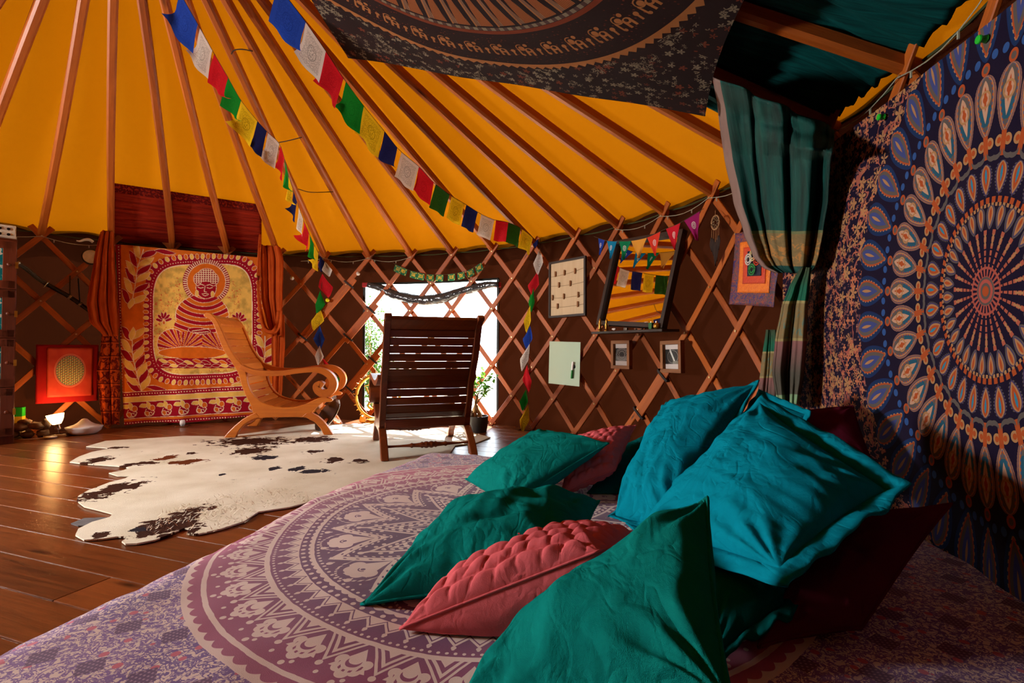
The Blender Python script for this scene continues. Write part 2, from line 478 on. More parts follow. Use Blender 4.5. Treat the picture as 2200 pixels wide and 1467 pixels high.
for k in range(-14, 28):
    for i in range(7):
        for par in ((0, 1) if 0 else (0,)):
            a = ang(k)-(6-i)*STEP/2; z = ROW0+i*ROWH
            if i == 6: z = ZTOP
            rad = V((sin(a), cos(a), 0)); c = cyl(a, 2.943, z)
            Mx = rad.to_track_quat('Z', 'Y').to_matrix(); g.lathe([(0.007, -0.003), (0.006, 0.002)], c, 6, Mx)
bl = g.build('bolt', plain('brass_bolt', lin(190, 160, 110), 0.35, 0.5, 0.8), la); bl['kind'] = 'stuff'

# rafters and crown ring
rf = empty('roof_frame', (CY.x, CY.y, 1.6), 'radiating pine rafters carrying the orange canvas roof', 'roof frame', None, 'structure')
for k in range(-14, 28):
    a = ang(k); p0 = cyl(a, 2.995, roof_z(2.995)-0.01); p1 = cyl(a, 0.44, roof_z(0.44)-0.01)
    g = G(); n = 10; jx = random.Random(k).uniform(-.012, .012)
    pts = [p0.lerp(p1, i/n)+V((cos(a), -sin(a), 0))*jx*sin(pi*i/n) for i in range(n+1)]
    g.sweep(pts, rect(0.047, 0.056, 0.011)); g.build('rafter', WOOD_RAFTER, rf)
g = G(); pts = [cyl(2*pi*i/48, 0.42, roof_z(.42)-.02) for i in range(48)]
g.sweep(pts, rect(0.06, 0.10, 0.01), closed=True); g.build('crown_ring', WOOD_RAFTER, rf, smooth=False)

# window: the opening is a clear vinyl pane rolled up at the top
wn = empty('window_1', cyl((AW0+AW1)/2, 3.03, ZW0), 'wide low window opening with dark edge binding', 'window', None, 'structure')
BIND = plain('black_binding', lin(22, 24, 22), 0.6); REDB = plain('red_binding', lin(150, 24, 28), 0.7)
for aa in (AW0, AW1):
    g = G(); g.bar(cyl(aa, 3.02, ZW0), cyl(aa, 3.02, ZW1), 0.022, 0.012, V((sin(aa), cos(aa), 0))); g.build('zip_binding', BIND, wn)
g = G(); pts = [cyl(AW0+(AW1-AW0)*i/20, 3.02, ZW1) for i in range(21)]
g.tube(pts, 0.012, 6); g.build('top_binding', BIND, wn)
M = Mat('smoky_vinyl', 0.12, 0.6); M.color((0.03, 0.035, 0.04, 1)); M.bump(M.noise(M.obj(), 14, 3), 0.6, 0.03); VINYL = M.m
roll = [on_wall(x, y, 2.985) for x, y in ((790, 612), (815, 618), (850, 634), (900, 644), (945, 642), (990, 628), (1040, 614), (1072, 611))]
roll = smooth_path(roll, 6)
g = G(); nn = len(roll); g.tube(roll, 0.055, 12, scale=[0.45+0.55*sin(pi*i/(nn-1))+0.12*mnoise.noise((i*.35, 0, 0)) for i in range(nn)]); g.build('rolled_flap', VINYL, wn, smooth=True)
for px in ((785, 612), (1070, 612)):
    p = on_wall(px[0], px[1], 2.99); g = G(); g.box(p, (0.06, 0.03, 0.045)); g.build('red_tab', REDB, wn, bevel=0.005)

w2 = empty('assumed_side_window', cyl((AS0+AS1)/2, 3.03, ZS0), 'assumed side window, unseen past the wardrobe, holding an added lamp', 'window', None, 'structure')  # window assumed out of view, shaped to carry the side lamp
for aa in (AS0, AS1):
    g = G(); g.bar(cyl(aa, 3.02, ZS0), cyl(aa, 3.02, ZS1), 0.022, 0.012, V((sin(aa), cos(aa), 0))); g.build('zip_binding', BIND, w2)
for zz in (ZS0, ZS1):
    g = G(); g.tube([cyl(AS0+(AS1-AS0)*i/8, 3.02, zz) for i in range(9)], 0.011, 6); g.build('hem_binding', BIND, w2)
def opening_light(name, a0, a1, z0, z1, r, energy=None, color=(1, 1, 1)):
    am = (a0+a1)/2; ld = bpy.data.lights.new(name, 'AREA'); ld.shape = 'RECTANGLE'; ld.size = 2*r*sin((a1-a0)/2); ld.size_y = z1-z0
    lo_ = bpy.data.objects.new(name, ld); C0.objects.link(lo_); lo_.location = cyl(am, r, (z0+z1)/2)
    lo_.rotation_euler = V((sin(am), cos(am), 0)).to_track_quat('Z', 'Y').to_euler()
    if energy is None: ld.cycles.is_portal = True
    else:                                           # area lamp added in the opening, aimed at bed and rug
        ld.energy = energy; ld.color = color; ld.spread = radians(150)
        aim = V((-0.2, 1.7, 0.10))-lo_.location; lo_.rotation_euler = (-aim).to_track_quat('Z', 'Y').to_euler()
    return lo_
opening_light('window_portal', AW0, AW1, ZW0, ZW1, 3.06)
opening_light('added_side_lamp', AS0, AS1, ZS0, ZS1, 3.10, SIDE_W, (1.0, 0.965, 0.92))
# outside: sunlit ground and a shrub
M = Mat('pale_gravel', 0.95, 0.1); x = M.noise(M.obj(), 6, 6)
M.color(M.ramp(x, [(0.3, lin(196, 188, 170)), (0.7, lin(232, 226, 212))])); 
g = G(); g.grid(40, 40, lambda u, v: V((-20+40*u, -14+50*v, -0.085+0.02*mnoise.noise((u*30, v*30, 0)))))
gd = g.build('ground', M.m, smooth=True); props(gd, 'pale sunlit gravel ground outside the tent window', 'ground', None, 'structure')
# ------------------------------------------------------------------ bed: mattress under a printed spread
BU = V((0.966, -0.259, 0)); BE = V((-0.259, -0.966, 0)); BK = V((-0.47, 2.60, 0)); BZ = 0.20
MC = V((-0.01, 1.443, 0)); MR = 0.735
def edge(p, r=0.13):
    if p >= r: return p, 0.0
    a = (r-p)/r
    if a <= pi/2: return r-r*sin(a), -(r-r*cos(a))
    return 0.0-0.06*(a-pi/2)*r/0.1, -r-(a-pi/2)*r
def bed_pt(s, e):
    so_, dz1 = edge(s); eo, dz2 = edge(e)
    so_ += 0.035*mnoise.noise((e*1.7, 0.3, 0))*max(0, 1-s/0.6)-0.02*(1-cos(2*pi*min(e/1.9, 1)))*max(0, 1-s/.5)
    x = BK+BU*so_+BE*eo
    z = BZ+dz1+dz2
    z += 0.006*mnoise.noise((s*3, e*3, 1))+0.0025*mnoise.noise((s*9, e*9, 4))
    if min(s, e) < 0.12: z += 0.006*mnoise.noise((s*14, e*14, 2))
    z = max(z, 0.004)
    d = V((x.x, x.y, 0))-CY
    if d.length > 2.9: x = CY+d*(2.9/d.length)
    return V((x.x, x.y, z))
def bed_uv(s, e):
    p = BK+BU*s+BE*e-MC; return (p.x, p.y)

def polar_mat(name, sx=1.0, sy=1.0, R=1.0, rough=0.85):
    M = Mat(name, rough, 0.1); x, y = M.uv(); x = x*(1/(sx*R)); y = y*(1/(sy*R))
    r = hyp(x, y); n = M.node('ShaderNodeMath', operation='ARCTAN2'); M.link(y.k, n.inputs[0]); M.link(x.k, n.inputs[1])
    return M, x, y, r, S(M.nt, n.outputs[0])
M, X, Y, r, th = polar_mat('mandala_bedspread', R=MR)
T2 = 2*pi
# a little hand-printed wobble
wob = (M.noise(M.uvv(), 30, 2)-0.5)*0.006
r = r+wob
def cell(n, ph=0.0):
    f = (th*(n/T2)+ph).fract()-0.5
    return f
def arc(f, n): return f*r*(T2/n)
def U(*a):
    o = a[0]
    for b in a[1:]: o = o.max(b)
    return o
def dots(n, r0, rad, ph=0.0, sy=1.0):
    a = arc(cell(n, ph), n); return hyp(a, (r-r0)*sy).lt(rad)
P42 = 0.5+154.3/360*42; P42 -= int(P42)        # fan centres
c42 = cell(42, P42); a42 = arc(c42, 42); a42s = a42.abs()
h42 = arc(cell(42, P42+0.5), 42).abs()
fan = U(hyp(a42s-0.032, r-0.912).lt(0.016), hyp(a42s-0.021, r-0.938).lt(0.017), hyp(a42, r-0.952).lt(0.017),
        a42s.lt((r-0.862)*0.62)*r.between(0.862, 0.94))
smile = hyp(a42, r-0.912).lt(0.019)*hyp(a42, r-0.903).gt(0.017)
band = hyp(a42, r-0.915).between(0.026, 0.033)*r.gt(0.918)
dashes = (th*(42*9/T2)).fract().gt(0.55)
fan = fan*(1-smile)*(1-band*dashes)
q = h42*(1/0.062)+((r-0.845).max(0.0)*(1/0.10)).pow(0.9)
arch = U(q.between(0.80, 0.93), q.between(0.50, 0.66), q.lt(0.30))*r.gt(0.845)
fd = U(dots(42, 0.985, 0.008, P42), dots(84, 0.972, 0.006, 0.25+2*P42), dots(42, 0.945, 0.009, P42+.5))
tri = cell(84).abs()*2
zig = 0.762+0.034*tri
zigc = (r.gt(0.745)*(zig-r).gt(0.0))*(1-(zig-r).between(0.010, 0.0155))
scp = 0.718-0.008*(cell(126).abs()*2).pow(2.0)
sc2 = 1.032+0.014*(1-(cell(126).abs()*2).pow(2.0))
# big petals of the heart
c14 = cell(14, 0.5+177/360*14-int(177/360*14)); s14 = arc(c14, 14).abs()
g14 = arc(cell(14, 177/360*14-int(177/360*14)), 14); g14s = g14.abs()
def petal(r0, r1, w, e=2.0): return w*(1-((r-r0)*(1/(r1-r0))).max(0.0).pow(e))-s14
d1 = petal(0.36, 0.665, 0.155, 1.6)
bord = d1.between(0.0, 0.034)*(1-(hyp(d1-0.017, ((r*30).fract()-0.5)*(1/30)).lt(0.005)))
d2 = d1-0.034
dts = hyp(d2-0.010, ((r*44).fract()-0.5)*(1/44)).lt(0.0055)*d2.gt(0)
d3 = petal(0.34, 0.545, 0.080, 1.3); in3 = d3.gt(0)
w3 = U(d3.between(0, 0.013), hyp(d3-0.026, ((r*38).fract()-0.5)*(1/38)).lt(0.008), d3.between(0.038, 0.06)*(1-((r*30).fract().gt(0.5)*d3.gt(0.046))))
d4 = petal(0.27, 0.40, 0.040, 1.3)
w4 = U(d4.between(0.006, 0.012), hyp(s14, r-0.30).lt(0.012))
stem = U(s14.lt(0.006)*r.between(0.53, 0.56), hyp(s14, r-0.562).lt(0.011), hyp(s14-0.030, r-0.505).lt(0.008), hyp(s14-0.042, r-0.475).lt(0.008))
flw = U(hyp(g14s-0.038, r-0.600).lt(0.026), hyp(g14s-0.022, r-0.628).lt(0.024), hyp(g14, r-0.636).lt(0.022), g14s.lt((r-0.50)*0.5)*r.between(0.5, 0.62))
flw = flw*(1-hyp(g14, r-0.600).between(0.012, 0.017)*r.gt(0.604))*(1-hyp(g14, r-0.6).lt(0.008))
fdot = hyp(g14, r-0.600).between(0.076, 0.084)*(th*(14*22/T2)).fract().gt(0.45)*r.gt(0.59)
heart = U(bord, d2.gt(0)*U(dts*(1-in3), w3*in3*(1-d4.gt(0)), w4*d4.gt(0), stem*(1-in3)), (1-d1.gt(0))*U(flw, fdot, dots(28, 0.668, 0.011), dots(84, 0.655, 0.004)))
core = U(r.between(0.252, 0.262), dots(42, 0.235, 0.011), r.between(0.19, 0.215), dots(28, 0.165, 0.014), r.between(0.10, 0.125), dots(14, .07, .014), r.lt(.03))
cream = U(r.gt(0.862)*r.lt(1.0)*U(fan, fd), r.between(0.845, 0.95)*arch, r.between(0.999, 1.013), r.gt(sc2)*r.lt(1.2), r.between(0.832, 0.848),
          dots(252, 0.821, 0.0045), dots(84, 0.800, 0.0065, .5), dots(84, 0.806, 0.004, .5), zigc*r.lt(.80), r.between(0.738, 0.752) if False else dots(126, 0.733, 0.0075),
          (r.gt(0.699)*r.lt(scp)), dots(168, 0.687, 0.0055), r.lt(0.682)*r.gt(.26)*heart, r.lt(.264)*core)
# dye runs from aubergine at the heart through magenta to rose at the rim, and goes violet again towards the foot
dye = M.ramp(r+(X*0.10+Y*0.16), [(0.30, lin(84, 36, 84)), (0.62, lin(104, 44, 94)), (0.80, lin(146, 56, 100)), (1.0, lin(178, 72, 112))])
CREAM = lin(222, 198, 192)
# border ground: small floral scribble, pink leaves and dark lozenges
uvv = M.uvv(); ux, uy = M.uv()
v1 = M.noise(uvv, 62, 3, 0.5, 1.6); v2 = M.noise(M.scale(uvv, 1, 1, 1, (7, 3, 0)), 85, 2, 0.5, 0.8)
vor = M.voro(uvv, 34); vd = S(M.nt, vor.outputs['Distance'])
scrib = U((v1-0.5).abs().lt(0.055), (v2-0.56).gt(0.0)*v2.lt(.66)*.9)
ca, sa = cos(-0.26), sin(-0.26)
bx = (ux*ca+uy*sa)*(1/0.105); by = (uy*ca-ux*sa)*(1/0.105)
par = (by.floor()*0.5).fract()
lz = (((bx+par).fract()-0.5).abs()+(by.fract()-0.5).abs())
loz = lz.lt(0.26); hatch = ((bx*14).fract().gt(.55))*((by*14).fract().gt(.55))
gcol = M.mix(scrib, CREAM, M.ramp(M.noise(uvv, 4, 2), [(0.35, lin(92, 60, 136)), (0.65, lin(120, 78, 150))]))
gcol = M.mix(vd.lt(0.26)*M.noise(uvv, 16, 1).gt(0.46), gcol, lin(196, 86, 112))
gcol = M.mix(loz, gcol, lin(86, 44, 96)); gcol = M.mix(loz*hatch, gcol, lin(160, 118, 150))
col = M.mix(cream, dye, CREAM)
col = M.mix(r.gt(1.06), col, gcol)
fade = M.noise(uvv, 3, 3)
col = M.mix((fade-0.35)*0.35, col, lin(196, 160, 172))
M.color(col); M.bump(M.noise(uvv, 900, 1)*.4+M.noise(uvv, 14, 3)*1.5, 0.25, 0.006)
M.b.inputs['Sheen Weight'].default_value = 0.2
SPREAD = M.m
g = G(); NS, NE = 190, 190; S0, S1, E0, E1 = -0.20, 1.98, -0.20, 2.2
g.grid(NS, NE, lambda u, v: bed_pt(S0+(S1-S0)*u, E0+(E1-E0)*v), lambda u, v: bed_uv(S0+(S1-S0)*u, E0+(E1-E0)*v))
bs = g.build('bedspread', SPREAD, smooth=True)
props(bs, 'pink and purple mandala printed bedspread covering the low bed', 'bedspread')
g = G(); g.grid(24, 24, lambda u, v: bed_pt(0.14+1.6*u, 0.14+2.0*v)+V((0, 0, -0.03)))
pts = g.v[:]; nb = len(pts)
mt = g.build('mattress', plain('mattress_ticking', lin(220, 214, 204), 0.9, var=.06), smooth=True, solid=0)
sm = mt.modifiers.new('thick', 'SOLIDIFY'); sm.thickness = 0.14; sm.offset = 1
props(mt, 'low mattress lying on the floor under the mandala bedspread', 'mattress')

# ------------------------------------------------------------------ the big peacock mandala cloth on the wall behind the bed
tA = on_wall(1745, 640, 2.9); tB = on_wall(2200, 640, 2.9); td = (tB-tA); td.z = 0; td.normalize(); tn = V((-td.y, td.x, 0))
tc = on_plane(2140, 625, tA, tn)
M, X, Y, r, th = polar_mat('peacock_mandala_cloth', sy=1.22, R=0.55)
NAVY = lin(20, 11, 32); ORA = lin(146, 64, 28); SAND = lin(150, 108, 70); GREY = lin(80, 72, 68); BLUE = lin(18, 42, 72); TEAL = lin(44, 106, 130)
uvv = M.uvv()
def drop(n, r0, r1, w, ph=0.0):
    """teardrop in n cells from inner tip r0 to outer round r1; returns d>0 inside (normalised)"""
    f = (th*(n/T2)+ph).fract()-0.5; a = (f*r*(T2/n)).abs(); t = ((r-r0)*(1/(r1-r0)))
    tt = t.max(0.0).min(1.0)
    wid = w*(tt.pow(0.6)*(1.0-tt.pow(3.0)).max(0.0).sqrt())*1.45
    return (wid-a)*(1/w), a, t
c = NAVY
def layer(mask, colr):
    global c
    c = M.mix(mask, c, colr)
# field of small flowers beyond the medallion
def flowers(sc_, rad, ph, colr, petals=5):
    v = M.voro(M.scale(uvv, 1, 1, 1, (ph, ph*2, 0)), sc_, rnd=.75); d = S(M.nt, v.outputs['Distance'])
    n = M.node('ShaderNodeVectorMath', operation='SUBTRACT'); M.link(v.outputs['Position'], n.inputs[1])
    mp = M.scale(uvv, sc_, sc_, 1, (ph*sc_, ph*2*sc_, 0)) if False else M.scale(uvv, 1, 1, 1, (ph, ph*2, 0)); M.link(mp, n.inputs[0])
    sx_ = M.node('ShaderNodeSeparateXYZ'); M.link(n.outputs[0], sx_.inputs[0])
    an = M.node('ShaderNodeMath', operation='ARCTAN2'); M.link(sx_.outputs[1], an.inputs[0]); M.link(sx_.outputs[0], an.inputs[1])
    pet = (S(M.nt, an.outputs[0])*(petals/2)).cos().abs()
    m_ = d.lt(pet*rad*0.75+rad*0.25)*d.gt(rad*0.12)
    return m_
vine = (M.noise(uvv, 13, 2, 0.5, 0.5)-0.5).abs().lt(0.016)
far = r.gt(1.0)
layer(far*vine, lin(140, 74, 62))
layer(far*flowers(50, 0.42, 3.1, None, 2), lin(104, 70, 66))
layer(far*flowers(34, 0.46, 1.7, None, 4), lin(164, 98, 66))
layer(far*flowers(20, 0.50, 0.4, None, 5), SAND)
layer(far*flowers(20, 0.13, 0.4, None, 1), lin(80, 60, 70))
def ring_drops(n, r0, r1, w, ph, shells):
    d, a, t = drop(n, r0, r1, w, ph)
    for lo, colr in shells: layer(d.gt(lo), colr)
    return d, a, t
NB = 34
d, a, t = ring_drops(NB, 0.77, 1.03, 0.078, 0.0, [(0.0, lin(20, 36, 74)), (0.12, BLUE), (0.2, lin(26, 40, 78)), (0.30, ORA), (0.40, GREY), (0.62, lin(54, 62, 110)), (0.86, SAND)])
layer(d.between(0.24, 0.30)*(r*40).fract().gt(0.5), SAND)
layer(hyp(a, r-0.745).lt(0.022), ORA); layer(hyp(a, r-0.745).lt(0.012), GREY); layer(hyp(a-.045, r-.78).lt(.016), lin(40, 70, 120))
dd = d
f2 = ((th*(NB/T2)+0.5).fract()-0.5); a2 = (f2*r*(T2/NB)).abs()
d, a, t = ring_drops(NB, 0.51, 0.725, 0.060, 0.0, [(0.0, SAND), (0.10, lin(120, 84, 74)), (0.17, SAND), (0.26, lin(70, 72, 104)), (0.34, GREY), (0.62, lin(168, 128, 104)), (0.84, ORA)])
layer(d.between(0.0, 0.17)*((th*(NB*26/T2)).fract().gt(0.5)), lin(60, 38, 70))
layer(d.between(0.26, 0.34)*((r*52).fract().gt(0.5)), ORA); layer(d.between(.34, .62)*t.between(.2, .5), lin(30, 72, 90)); layer(hyp(a, r-0.645).lt(.012), ORA); layer((hyp(a, r-0.645)-.026).abs().lt(.004), SAND)
layer(hyp(a-0.022, r-0.49).lt(0.019), SAND); layer(hyp(a-0.022, r-0.49).lt(0.010), ORA); layer(a.lt(0.012)*r.between(0.44, 0.52), ORA)
layer((hyp(a-0.03, r-0.455).lt(0.026)-hyp(a-0.03, r-0.472).lt(0.026)), GREY)
NC = 30
d, a, t = ring_drops(NC, 0.315, 0.425, 0.036, 0.0, [(0.0, GREY), (0.14, lin(60, 50, 84)), (0.3, SAND), (0.5, ORA), (0.78, TEAL)])
layer(d.between(0.0, 0.14)*((r*90).fract().gt(0.5)), NAVY)
layer(r.between(0.292, 0.312)*(th*(60/T2)).fract().gt(0.4), ORA); layer(r.between(0.28, 0.292)*(th*(90/T2)).fract().gt(0.4), SAND)
d, a, t = ring_drops(NC, 0.205, 0.285, 0.024, 0.5, [(0.0, GREY), (0.2, lin(64, 54, 84)), (0.4, SAND), (0.7, ORA)])
sp = (th*(26/T2)).fract()-0.5
layer(r.between(0.075, 0.205)*sp.abs().lt(0.17)*((r*44).fract().gt(0.25)), lin(150, 76, 56)); layer(r.between(0.15, 0.19)*sp.abs().lt(0.10), SAND)
layer(r.lt(0.082), lin(146, 70, 58)); layer(r.between(0.05, 0.074)*(th*(24/T2)).fract().gt(0.5), NAVY); layer(r.lt(0.048), GREY); layer(r.between(0.028, 0.04), lin(150, 70, 60)); layer(r.lt(.018), ORA)
M.color(c); M.bump(M.noise(uvv, 700, 1), 0.1, 0.003); MANDALA = M.m
t0 = (tA-tc).dot(td)-0.20; t1 = 1.0; zt, zb = 1.45, 0.03
def tap_pt(u, v):
    s_ = t0+(t1-t0)*u; z = zb+(zt-zb)*v
    tilt = 0.10*max(0, (0.55-u))                        # top edge climbs towards the far corner
    z = z+tilt*v
    p = tc+td*s_; k = 1-v
    off = 0.010*sin(s_*9+v*2)*(0.3+k)+0.006*mnoise.noise((s_*3, z*3, 0))
    if z < .55: off += 0.012*sin(s_*26+2*z)*(0.55-z)
    q_ = V((p.x, p.y, 0)); dC = q_-CY
    lim = 2.905
    if dC.length > lim: q_ = CY+dC*(lim/dC.length)
    q_ = q_-tn*0 ; q_ = q_+(CY-q_).normalized()*(off+.012)
    return V((q_.x, q_.y, z))
g = G(); g.grid(90, 70, tap_pt, lambda u, v: (t0+(t1-t0)*u, zb+(zt-zb)*v+0.10*max(0, .55-u)*v-tc.z))
mt_ = g.build('mandala_tapestry', MANDALA, smooth=True); props(mt_, 'large navy and orange peacock mandala tapestry on the wall behind the bed', 'tapestry')
PIN = plain('green_push_pin', lin(20, 170, 40), 0.4, .5)
for px, py in ((1912, 250), (2136, 82)):
    p = on_plane(px, py, tc, tn); gp = G(); gp.lathe([(0.004, -.006), (0.009, -.004), (0.007, .004), (0.010, .010), (0.009, .013)], p-(tn if tn.dot(p-CAM) > 0 else -tn)*.02, 10, (-tn if tn.dot(p-CAM) > 0 else tn).to_track_quat('Z', 'Y').to_matrix())
    gp.build('push_pin', PIN, mt_)

# ------------------------------------------------------------------ dark printed canopy pinned under the rafters
cA = on_roof(748, 125, .085); cB = on_roof(1515, 250, .085); cC = on_roof(1580, 0, .085); cL = on_roof(700, 0, .085)
cRight = (cC-cB); cC2 = V((0.50, 0.60, 1.74)); cLeft = (cL-cA); cD2 = V((-0.95, 0.80, 2.245))
def can_pt(u, v):
    p = (cA*(1-u)+cB*u)*(1-v)+(cD2*(1-u)+cC2*u)*v
    z = -0.035*sin(pi*u)*sin(pi*min(1, v+.12))+0.012*mnoise.noise((u*4, v*4, 0))
    e_ = 0.035*sin(pi*u)*(1-v)**3                      # bottom hem pulled up between pins
    hem = -0.03*abs(sin(3*pi*v))*(u-.5)*2*(1 if u > .5 else 0)*BU.x if u > .9 else 0
    q_ = p+V((0, 0, z))+(cD2-cA).normalized()*e_
    if u > .85: q_ = q_+(cA-cB).normalized()*0.025*sin(pi*min(1, v*1.9/1.0) if v < .53 else 0)*((u-.85)/.15)
    return q_
# circle fit of the printed ring in the sheet's own coordinates
ex = (cB-cA).normalized(); nn_ = ex.cross(cC-cB).normalized(); ey = nn_.cross(ex)
if ey.dot(cC-cB) < 0: ey = -ey
P2 = []
for px, py in ((780, 15), (900, 80), (1060, 115), (1170, 118), (1300, 95), (1400, 60), (1460, 10)):
    q_ = on_plane(px, py, cA, nn_)-cA; P2.append((q_.dot(ex), q_.dot(ey)))
P2 = np.array(P2); Am = np.c_[2*P2, np.ones(len(P2))]; sol = np.linalg.lstsq(Am, (P2**2).sum(1), rcond=None)[0]
KC = sol[:2]; KR = float(np.sqrt(sol[2]+sol[0]**2+sol[1]**2)); print('canopy ring', KC, KR)
M, X, Y, r, th = polar_mat('canopy_print', R=KR)
uvv = M.uvv(); c = M.ramp(M.noise(uvv, 3, 3), [(0.3, lin(26, 15, 16)), (0.7, lin(36, 20, 20))])
OCH = lin(140, 88, 48); RUST = lin(104, 44, 24); CRM = lin(112, 100, 82)
out = r.gt(1.03)
cl = M.noise(uvv, 7.5, 1).gt(0.47)
layer(out*cl*flowers(26, 0.46, 0.9, None, 5), CRM)
layer(out*(1-cl)*flowers(20, 0.40, 2.9, None, 5), lin(96, 44, 28))
layer(out*(M.noise(uvv, 26, 2, .5, 1.5)-.5).abs().lt(0.03)*M.noise(M.scale(uvv, 1, 1, 1, (5, 1, 0)), 10, 1).gt(.60), CRM)
NE_ = max(20, int(round(2*pi*KR/0.15)))
ins = r.lt(1.03)
layer(ins, lin(32, 15, 15))
scal = 1.012+0.018*((th*(150/T2)).fract()-0.5).abs()*2
layer(r.between(0.995, 1.03)*r.lt(scal), OCH)
layer(r.between(0.80, 0.985)*flowers(60, 0.24, .3, None, 2), RUST)
f = (th*(NE_/T2)).fract()-0.5; ea = f*r*(T2/NE_)*KR; eb = (r-0.89)*KR       # metres in the cell; feet outwards
el = U(hyp(ea, eb*1.25-.005).lt(0.020), hyp(ea+0.028, eb+.014).lt(0.014), hyp(ea+0.030, eb+.018).between(0.018, 0.023)*ea.lt(-.02), (ea-0.014).abs().lt(0.006)*eb.between(0.0, 0.042), (ea+0.014).abs().lt(0.006)*eb.between(0.0, 0.042), (ea+.050).abs().lt(0.0045)*eb.between(-.01, 0.036), hyp(ea+.044, eb-.036).lt(.008), hyp(ea-.052, eb-.004).lt(.011), (ea-.052).abs().lt(.005)*eb.between(0., .04), hyp(ea, eb+.032).lt(.010))
layer(r.between(0.78, 1.0)*el*(1-hyp(ea, eb-.002).lt(.009)), OCH)
layer(r.between(0.765, 0.785), RUST); layer(r.between(0.745, 0.763), lin(70, 50, 46)); layer(r.between(0.745, 0.763)*((th*(120/T2)).fract().gt(.5)), CRM)
layer(r.between(0.50, 0.745), lin(30, 17, 18))
NF = NE_; f = (th*(NF/T2)).fract(); w_ = f.between(0.08, 0.2); t_ = (r-0.52)*(1/0.21)
spear = U(((f-0.14).abs().lt(0.035)*r.between(0.52, 0.74)), hyp((f-0.14)*r*(T2/NF), r-0.53).lt(0.02))
robe = (f-0.62).abs().lt(0.06+0.22*t_)*r.between(0.56, 0.735); robe2 = (f-0.24).abs().lt(0.03+0.10*t_)*r.between(0.58, 0.735)
layer(robe, OCH); layer(robe*(f*14).fract().gt(0.5), RUST); layer(robe2, CRM); layer(robe2*(f*18).fract().gt(.5), RUST)
layer(spear, OCH)
layer(r.between(0.44, 0.50), RUST); layer(r.between(0.455, 0.485)*(th*(130/T2)).fract().gt(.4), lin(40, 20, 24))
layer(r.between(0.28, 0.43)*((th*(40/T2)).fract()-0.5).abs().lt(0.34), OCH); layer(r.between(0.28, 0.43)*((th*(40/T2)).fract()-0.5).abs().lt(0.26)*(r*60).fract().gt(.5), lin(60, 28, 24))
M.color(c); M.bump(M.noise(uvv, 700, 1), .1, .003); M.translucent(0.12); 
def can_uv(u, v):
    q_ = can_pt(u, v)-cA; return (q_.dot(ex)-KC[0], q_.dot(ey)-KC[1])
g = G(); g.grid(80, 60, can_pt, can_uv)
cn = g.build('canopy_tapestry', M.m, smooth=True); props(cn, 'dark brown canopy cloth printed with elephants pinned below the rafters', 'tapestry')
